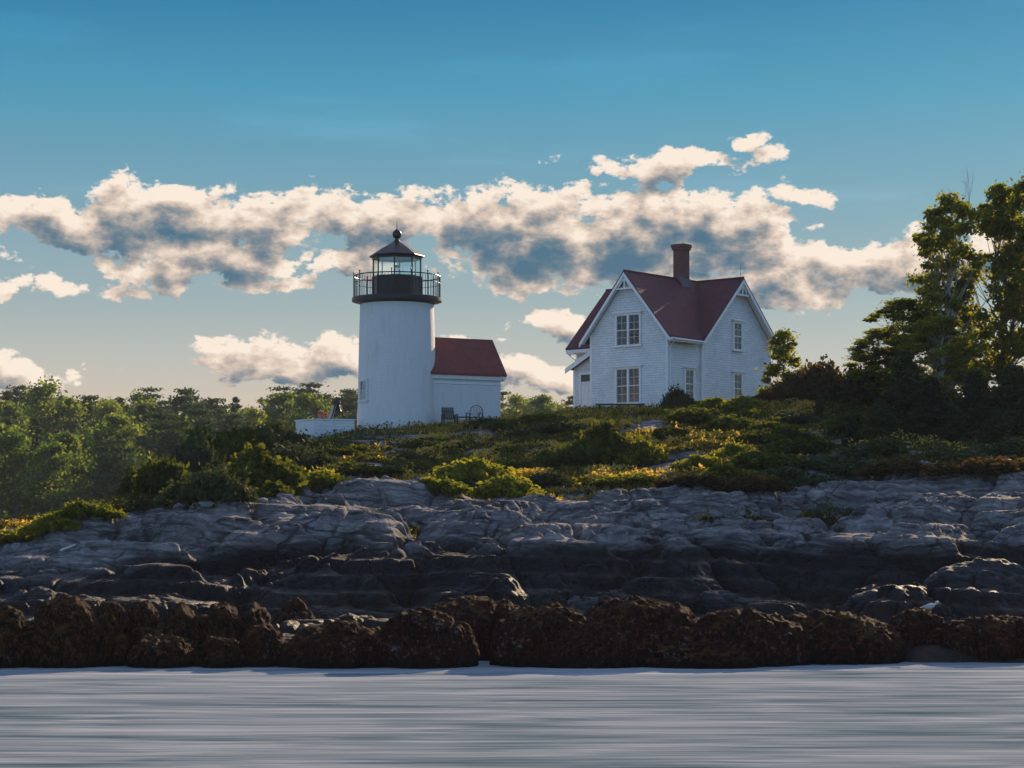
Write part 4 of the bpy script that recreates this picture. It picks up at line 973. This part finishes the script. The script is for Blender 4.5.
# --- woods on the mainland
FK = {'pine': [Kind(lambda s=s: conifer(s, 12, 7.0, 6500, .26, L_pine, "pine_tree", .28, whorls=11, ragged=.5, pine=True)) for s in (1, 2, 3)],
      'broadleaf': [Kind(lambda s=s: envtree(s, 10, 7.5, 7000, .25, L_far, M_bark, clumps=34, cr=1.0, z0=.10)) for s in (11, 12, 13)],
      'spruce': [Kind(lambda s=s: conifer(s, 11, 4.6, 6000, .26, L_pine, "spruce_tree", .06, whorls=24)) for s in (21, 22)]}
rg = random.Random(11)
rows_ = [("on the low shore", 196, 216, 26), ("on the lower slope", 220, 244, 30), ("halfway up the slope", 250, 282, 34), ("high on the slope", 288, 316, 36), ("on the skyline ridge", 320, 342, 44)]
area_name = lambda px: "near the left frame edge" if px < 70 else "left of the bushy knoll" if px < 150 else "behind the bushy knoll" if px < 250 else "behind the white platform" if px < 360 else "between workroom and house"
for (rn, Ya, Yb_, nt) in rows_:
    k = 0; tot = nt
    for i in range(tot):
        px = -60+(640)*(i+rg.random()*.8)/tot
        if 372 < px < 486: continue
        Y = Ya+(Yb_-Ya)*rg.random()
        if rn.startswith("on the low") and px > 260: continue
        if rn.startswith("on the lower") and px > 330 and px < 480: continue
        kd = rg.choices(['pine', 'broadleaf', 'spruce'], [.26, .46, .28] if 'skyline' not in rn else [.50, .24, .26])[0]
        x = at(px, Y); s_ = (.78+.35*rg.random())*(.98 if 'skyline' in rn else 1.0)
        if px > 480: s_ *= .95
        if px < 170: s_ *= 1.07
        if kd == 'broadleaf' and 'skyline' not in rn: s_ *= .9+.3*rg.random()
        nm = kd+"_tree"; what = {'pine': "dark layered pine tree", 'broadleaf': "rounded green broadleaf tree", 'spruce': "narrow dark spruce tree"}[kd]
        o = FK[kd][rg.randrange(len(FK[kd]))].place((x, Y, mz(x, Y)-.3), (s_*(.9+.3*rg.random()), s_*(.9+.3*rg.random()), s_), rg.random()*6.28, nm,
            what+" "+rn+", "+area_name(px), "tree", what+"s "+rn+" "+area_name(px))
# --- trees on the right of the island
def gpos(px, Y): x = at(px, Y); return (x, Y, gz(x, Y)-.1)
def tree_to(px, Y, ytop, kind, h0, name, label, rz=0., wide=1., cat="tree", group=None):
    g_ = gpos(px, Y); s_ = (hz(ytop, Y)-g_[2])/h0; return kind.place(g_, (s_*wide, s_*wide, s_), rz, name, label, cat, group)
NK = [Kind(lambda s=s: envtree(s, 10, 5.2, 15500, .14, L_decid, M_paleb if s == 31 else M_bark, clumps=120, cr=.40, z0=.10, stems=3, r0=.13, pw=.5, top=.25)) for s in (31, 32, 33)]
tree_to(952, 94, 198, NK[0], 10, "broadleaf_tree", "tall dark leaved tree right of the house, leftmost of the tall trees", .3, 1.05)
tree_to(1004, 96, 186, NK[1], 10, "broadleaf_tree", "tall leafy tree with the bare crown rising behind it", 1.3, 1.05)
tree_to(1050, 93, 165, NK[2], 10, "broadleaf_tree", "tallest leafy tree at the right edge of the frame", 2.1, .9)
tree_to(905, 95, 300, NK[1], 10, "broadleaf_tree", "bushy mid height tree left of the tall trees", 3.1, 2.1)
tree_to(940, 91, 318, NK[0], 10, "broadleaf_tree", "low spreading tree below the leftmost tall tree", 5.1, 2.1)
tree_to(878, 96, 330, NK[2], 10, "broadleaf_tree", "small outer tree leaning over the brown shrubs", .9, 2.2)
def bare():
    rg_ = np.random.default_rng(77); segs, tips = branching(rg_, 10, levels=5, spread=.42, r0=.09, first=.42, nchild=(2, 3)); root = empty("bare_tree")
    V, Q_ = tubes_np(segs, 5); link(bpy.data.objects.new("bare_trunk_and_twigs", np_mesh("bare_trunk_and_twigs", V, Q_, M_bark, True)), root); return root
tree_to(986, 97, 164, Kind(bare), 10, "bare_tree", "leafless grey tree top sticking out above the tall leafy trees", 0, .30)
SK = Kind(lambda: envtree(41, 3, 1.7, 3800, .085, L_decid, M_bark, clumps=38, cr=.20, z0=.08, stems=2, r0=.035))
tree_to(783, 98, 331, SK, 3, "young_tree", "slender young tree beside the right corner of the house", .5, 1.25)
tree_to(614, 88, 410, SK, 3, "young_tree", "leafy sapling growing out of the big shrub below the bench", 1.9, 1.1)
CK = [Kind(lambda s=s: conifer(s, 4.5, 3.2, 16000, .13, L_spruce, "spruce_tree", .02, whorls=26)) for s in (51, 52)]
for (px, Y, yt, k_, lab, wd) in [(905, 86, 352, 0, "dark young spruce in front of the bushy mid height tree", 1.0), (930, 84, 378, 1, "dense dark spruce right of the first young spruce", 1.3), (975, 85, 372, 0, "dark spruce below the yellow green tree", 1.3),
     (1015, 84, 366, 1, "dark spruce at the right edge of the frame", 1.4), (880, 84, 400, 0, "low dark spruce left of the dense one", 1.4), (852, 82, 420, 1, "grey green spruce sapling on the slope left of the dark spruces", 1.2), (955, 82, 410, 1, "short broad spruce between two taller dark ones", 1.6),
     (1000, 81.5, 410, 0, "short spruce in front of the dark spruce at the right edge", 1.7), (1045, 83, 385, 1, "dark spruce half cut by the right edge", 1.5), (820, 92, 395, 0, "tiny pale conifer by the path right of the house", 0.8)]:
    tree_to(px, Y, yt, CK[k_], 4.5, "spruce_tree", lab, px*.7, wd)
# --- shrubs: px, py of the foot, width px, height px, kind, label
BK = {'d': [Kind(lambda s=s: bush(s, 5200, .10, L_bush)) for s in (61, 62, 63)], 'y': [Kind(lambda s=s: bush(s, 4600, .095, L_bushy)) for s in (71, 72)],
      'b': [Kind(lambda s=s: bush(s, 5200, .10, L_brown, spiky=.4)) for s in (81, 82)], 's': [Kind(lambda s=s: bush(s, 5600, .09, L_spruce, spiky=.3)) for s in (91, 92)]}
SH = [
 (142, 503, 40, 24, 'd', "first dark shrub at the left foot of the bushy knoll"), (163, 497, 50, 30, 'd', "dark shrub second from the left on the knoll"), (190, 488, 56, 34, 's', "dark juniper shrub on the left shoulder of the knoll"),
 (214, 474, 60, 32, 'd', "rounded shrub on the skyline of the knoll, left of its top"), (243, 460, 60, 26, 'd', "dark shrub on the top of the bushy knoll"), (272, 448, 54, 20, 's', "low juniper left of the white platform"), (300, 450, 50, 8, 'd', "low shrub in front of the white platform"),
 (205, 502, 70, 24, 's', "spreading dark juniper low on the knoll"), (250, 486, 76, 26, 'd', "wide green shrub in the middle of the knoll"), (322, 488, 52, 20, 'y', "rounded yellow green shrub alone below the platform"), (296, 470, 60, 18, 's', "dark low juniper between the knoll and the tower"),
 (345, 454, 50, 9, 'd', "flat dark shrub below the left side of the tower"), (275, 497, 60, 14, 'd', "low green mat at the rock edge of the knoll"), (170, 508, 50, 14, 's', "small juniper at the rock edge at the knoll's left foot"),
 (18, 542, 50, 15, 'y', "yellow green shrub at the far left tip of the island"), (48, 534, 50, 18, 'y', "bright shrub second from the island's left tip"), (78, 525, 52, 19, 'y', "bright shrub third from the island's left tip"), (103, 517, 34, 13, 'y', "small bright shrub next to the bushy knoll"),
 (470, 492, 84, 30, 'y', "large yellow green mound shrub in the middle of the slope"), (432, 494, 54, 17, 'y', "low shrub at the left end of the central mound"), (510, 490, 60, 24, 'y', "shrub at the right end of the central mound"), (470, 497, 120, 14, 's', "dark juniper mat in front of the central mound"),
 (600, 465, 84, 36, 'd', "big dome shaped shrub on the slope below the bench"), (572, 466, 46, 24, 'd', "shrub leaning on the left of the big dome shrub"), (640, 464, 46, 22, 'y', "yellowish shrub on the right of the big dome shrub"),
 (489, 428, 34, 10, 's', "dark juniper at the right end of the workroom wall"), (512, 430, 50, 12, 'd', "low shrub in the gap between workroom and house"), (545, 424, 54, 12, 'd', "low shrub left of the porch"), (555, 436, 70, 13, 's', "spreading juniper on the slope below the gap"), (436, 428, 30, 4, 's', "low dark shrub at the foot of the tower's right side"),
 (678, 409, 24, 20, 's', "small rounded evergreen against the near corner of the house"), (700, 426, 70, 20, 'd', "wide dark shrub below the side wall window"), (714, 410, 44, 12, 'y', "sunlit shrub under the side wall of the house"), (745, 413, 40, 16, 'y', "sunlit shrub under the right gable window"),
 (742, 434, 60, 18, 'd', "dark shrub below the right gable"), (668, 440, 44, 14, 'd', "small shrub beside the bare rock below the house corner"), (655, 414, 34, 6, 'y', "shrub tinted sunlit yellow right of the bench"), (585, 418, 50, 4, 'y', "shrub tinted sunlit yellow under the left end of the bench"),
 (700, 470, 44, 16, 'y', "yellow shrub at the upper edge of the sunny bank"), (735, 462, 40, 20, 'y', "tall yellow shrub on the sunny bank"), (762, 468, 84, 18, 'd', "long green shrub right of the sunny bank"), (722, 484, 70, 16, 'd', "green shrub below the sunny bank"),
 (790, 486, 70, 20, 's', "dark juniper above the right rock face"), (748, 490, 60, 16, 'b', "brownish shrub at the rock edge right of centre"), (770, 446, 70, 18, 'd', "shrub on the slope below the right house corner"), (812, 456, 76, 20, 'd', "green shrub left of the spruce sapling"),
 (832, 474, 76, 18, 's', "dark juniper below the spruce sapling"), (688, 486, 50, 12, 'b', "reddish low shrub in the dry grass bank"), (640, 484, 60, 12, 'y', "yellow low shrub in the dry grass bank"), (600, 488, 60, 12, 'y', "yellow low shrub at the lower left of the dry grass bank"),
 (795, 402, 56, 22, 'b', "reddish brown shrub right of the slender young tree"), (825, 402, 66, 32, 'b', "large wind swept brown shrub on the right skyline"), (860, 403, 66, 34, 'b', "brown shrub below the outer tree on the right"), (772, 404, 34, 10, 'b', "low brown shrub by the right house corner"),
 (800, 426, 70, 13, 's', "flat juniper below the path on the right"), (850, 432, 70, 16, 'd', "low green shrub above the spruce sapling"), (880, 458, 60, 18, 's', "juniper at the foot of the low dark spruce"), (760, 424, 50, 14, 'd', "shrub left of the flat juniper on the right"),
 (905, 474, 80, 12, 'b', "reddish ground hugging shrub above the right rock face"), (985, 476, 90, 16, 'b', "brown shrub above the rock face at the right edge"), (950, 466, 80, 16, 's', "dark juniper at the foot of the right spruces"), (1010, 462, 70, 20, 's', "juniper in the right corner below the spruces"),
 (880, 410, 60, 24, 'b', "brown shrub between the outer tree and the first spruce"), (400, 462, 60, 10, 's', "low juniper on the slope straight below the tower"), (440, 448, 60, 10, 'd', "low shrub on the slope below the workroom"), (530, 470, 60, 12, 'd', "low green shrub left of the big dome shrub"),
 (360, 474, 60, 12, 'd', "low shrub left of the bare slab below the tower"), (540, 488, 60, 14, 's', "dark juniper right of the central mound"),
]
rg = random.Random(4); gname = {'d': "dark green shrubs on the island slope", 'y': "yellow green shrubs on the island slope", 'b': "brownish shrubs on the island slope", 's': "junipers on the island slope"}
for (px, py, w, h, kd, lab) in SH:
    x, Y, z = ground_hit(px, py); s_ = Y/F; wd = w*s_/2*1.08
    BK[kd][rg.randrange(len(BK[kd]))].place((x, Y+wd*.3, min(z, gz(x, Y+wd*.3))-.05), (wd*1.15, wd*.95, h*s_*(1.8 if px < 300 and kd in 'ds' else 1.38)), rg.random()*.8-.4+math.pi*rg.randrange(2), "juniper_shrub" if kd == 's' else "shrub", lab, "shrub", gname[kd])

# --- grass and low cover nobody could count
def cover(name, n, mat, lab, seed, hgt, wdt, dens, ymax=104., lean=.35):
    rg_ = np.random.default_rng(seed); px = rg_.uniform(-20, 1050, n*3); Y = rg_.uniform(61, ymax, n*3); X = (px-512)*Y/F
    Z, G_, _ = terrain(X, Y, True); keep = (rg_.random(n*3) < dens(X, Y, px)*sst(.35, .7, G_)); X, Y, Z = X[keep][:n], Y[keep][:n], Z[keep][:n]; n = len(X)
    hh = hgt*(.5+rg_.random(n))*(1+.6*fbm(X/2, Y/2, seed=seed)); a = rg_.random(n)*6.28; w_ = wdt*(.6+.8*rg_.random(n))
    dx, dy = np.cos(a)*w_, np.sin(a)*w_; lx, ly = rg_.normal(size=n)*hh*lean, rg_.normal(size=n)*hh*lean
    V = np.stack([np.stack([X-dx, Y-dy, Z-.03], -1), np.stack([X+dx, Y+dy, Z-.03], -1), np.stack([X+dx*.6+lx*.5, Y+dy*.6+ly*.5, Z+hh*.6], -1), np.stack([X+lx, Y+ly, Z+hh], -1)], 1).reshape(-1, 3)
    o = link(bpy.data.objects.new(name, np_mesh(name, V, np.arange(4*n).reshape(n, 4), mat, attr={"leaf": np.repeat(rg_.random(n), 4)}))); tag(o, lab, "ground cover" if 'cover' in name else "grass", kind='stuff')
dry = lambda X, Y, px: np.clip(sst(370, 430, px)*(1-sst(780, 840, px))*(.25+.9*sst(-.25, .15, fbm(X/4, Y/4, seed=66)))+.08+.6*(1-sst(100, 150, px)), 0, 1)  # where dry grass and scrub painted with sunlight colour grow
cover("dry_grass", 60000, L_grass, "dry grass tinted sunlit gold on the slope below the house", 21, .20, .03, dry)
def scrub(name, n, mat, lab, seed, size, dens, hmax):
    rg_ = np.random.default_rng(seed); px = rg_.uniform(-20, 1050, n*3); Y = rg_.uniform(61, 104, n*3); X = (px-512)*Y/F
    Z, G_, _ = terrain(X, Y, True); keep = rg_.random(n*3) < dens(X, Y, px)*sst(.4, .7, G_); X, Y, Z = X[keep][:n], Y[keep][:n], Z[keep][:n]; n = len(X)
    can = .04+hmax*np.clip(fbm(X/1.1, Y/1.1, octv=4, seed=seed+5)*1.6+.25, 0, 1)
    C = np.stack([X, Y, Z+can*rg_.random(n)**.5], -1); V, Q_, a_ = leaf_quads(C, size, rg_, 1.7)
    a_ = np.clip(a_*.6+.5*(np.repeat(fbm(X/1.6, Y/1.6, octv=3, seed=seed+9), 4)+.4), 0, 1)
    o = link(bpy.data.objects.new(name, np_mesh(name, V, Q_, mat, attr={"leaf": a_}))); tag(o, lab, "ground cover", kind='stuff')
nearb = lambda px, Y: 1-.9*sst(90, 93, Y)*((px > 285) & (px < 665))
scrub("low_ground_cover", 230000, L_ggrass, "low green scrub over the turf of the island", 22, .085, lambda X, Y, px: np.clip(.95-.7*dry(X, Y, px), 0, 1)*nearb(px, Y), .30)
scrub("sun_tinted_ground_cover", 150000, L_gold, "leafy scrub tinted sunlit gold on the bank below the house", 25, .085, lambda X, Y, px: dry(X, Y, px)*nearb(px, Y), .34)

# --- evening haze over island, water and mainland
HZ = MB().box(-420, -30, -5, 420, 760, 40).build("haze", M_white)
M_haze = bpy.data.materials.new("evening_haze"); M_haze.use_nodes = True; t = M_haze.node_tree; t.nodes.clear()
pv = t.nodes.new('ShaderNodeVolumePrincipled'); pv.inputs['Color'].default_value = (.86, .90, 1, 1); pv.inputs['Density'].default_value = .00015; pv.inputs['Anisotropy'].default_value = 0
mo = t.nodes.new('ShaderNodeOutputMaterial'); t.links.new(pv.outputs[0], mo.inputs['Volume'])
HZ.data.materials.clear(); HZ.data.materials.append(M_haze); tag(HZ, "pale evening haze over the water and far woods", None, None, 'stuff')
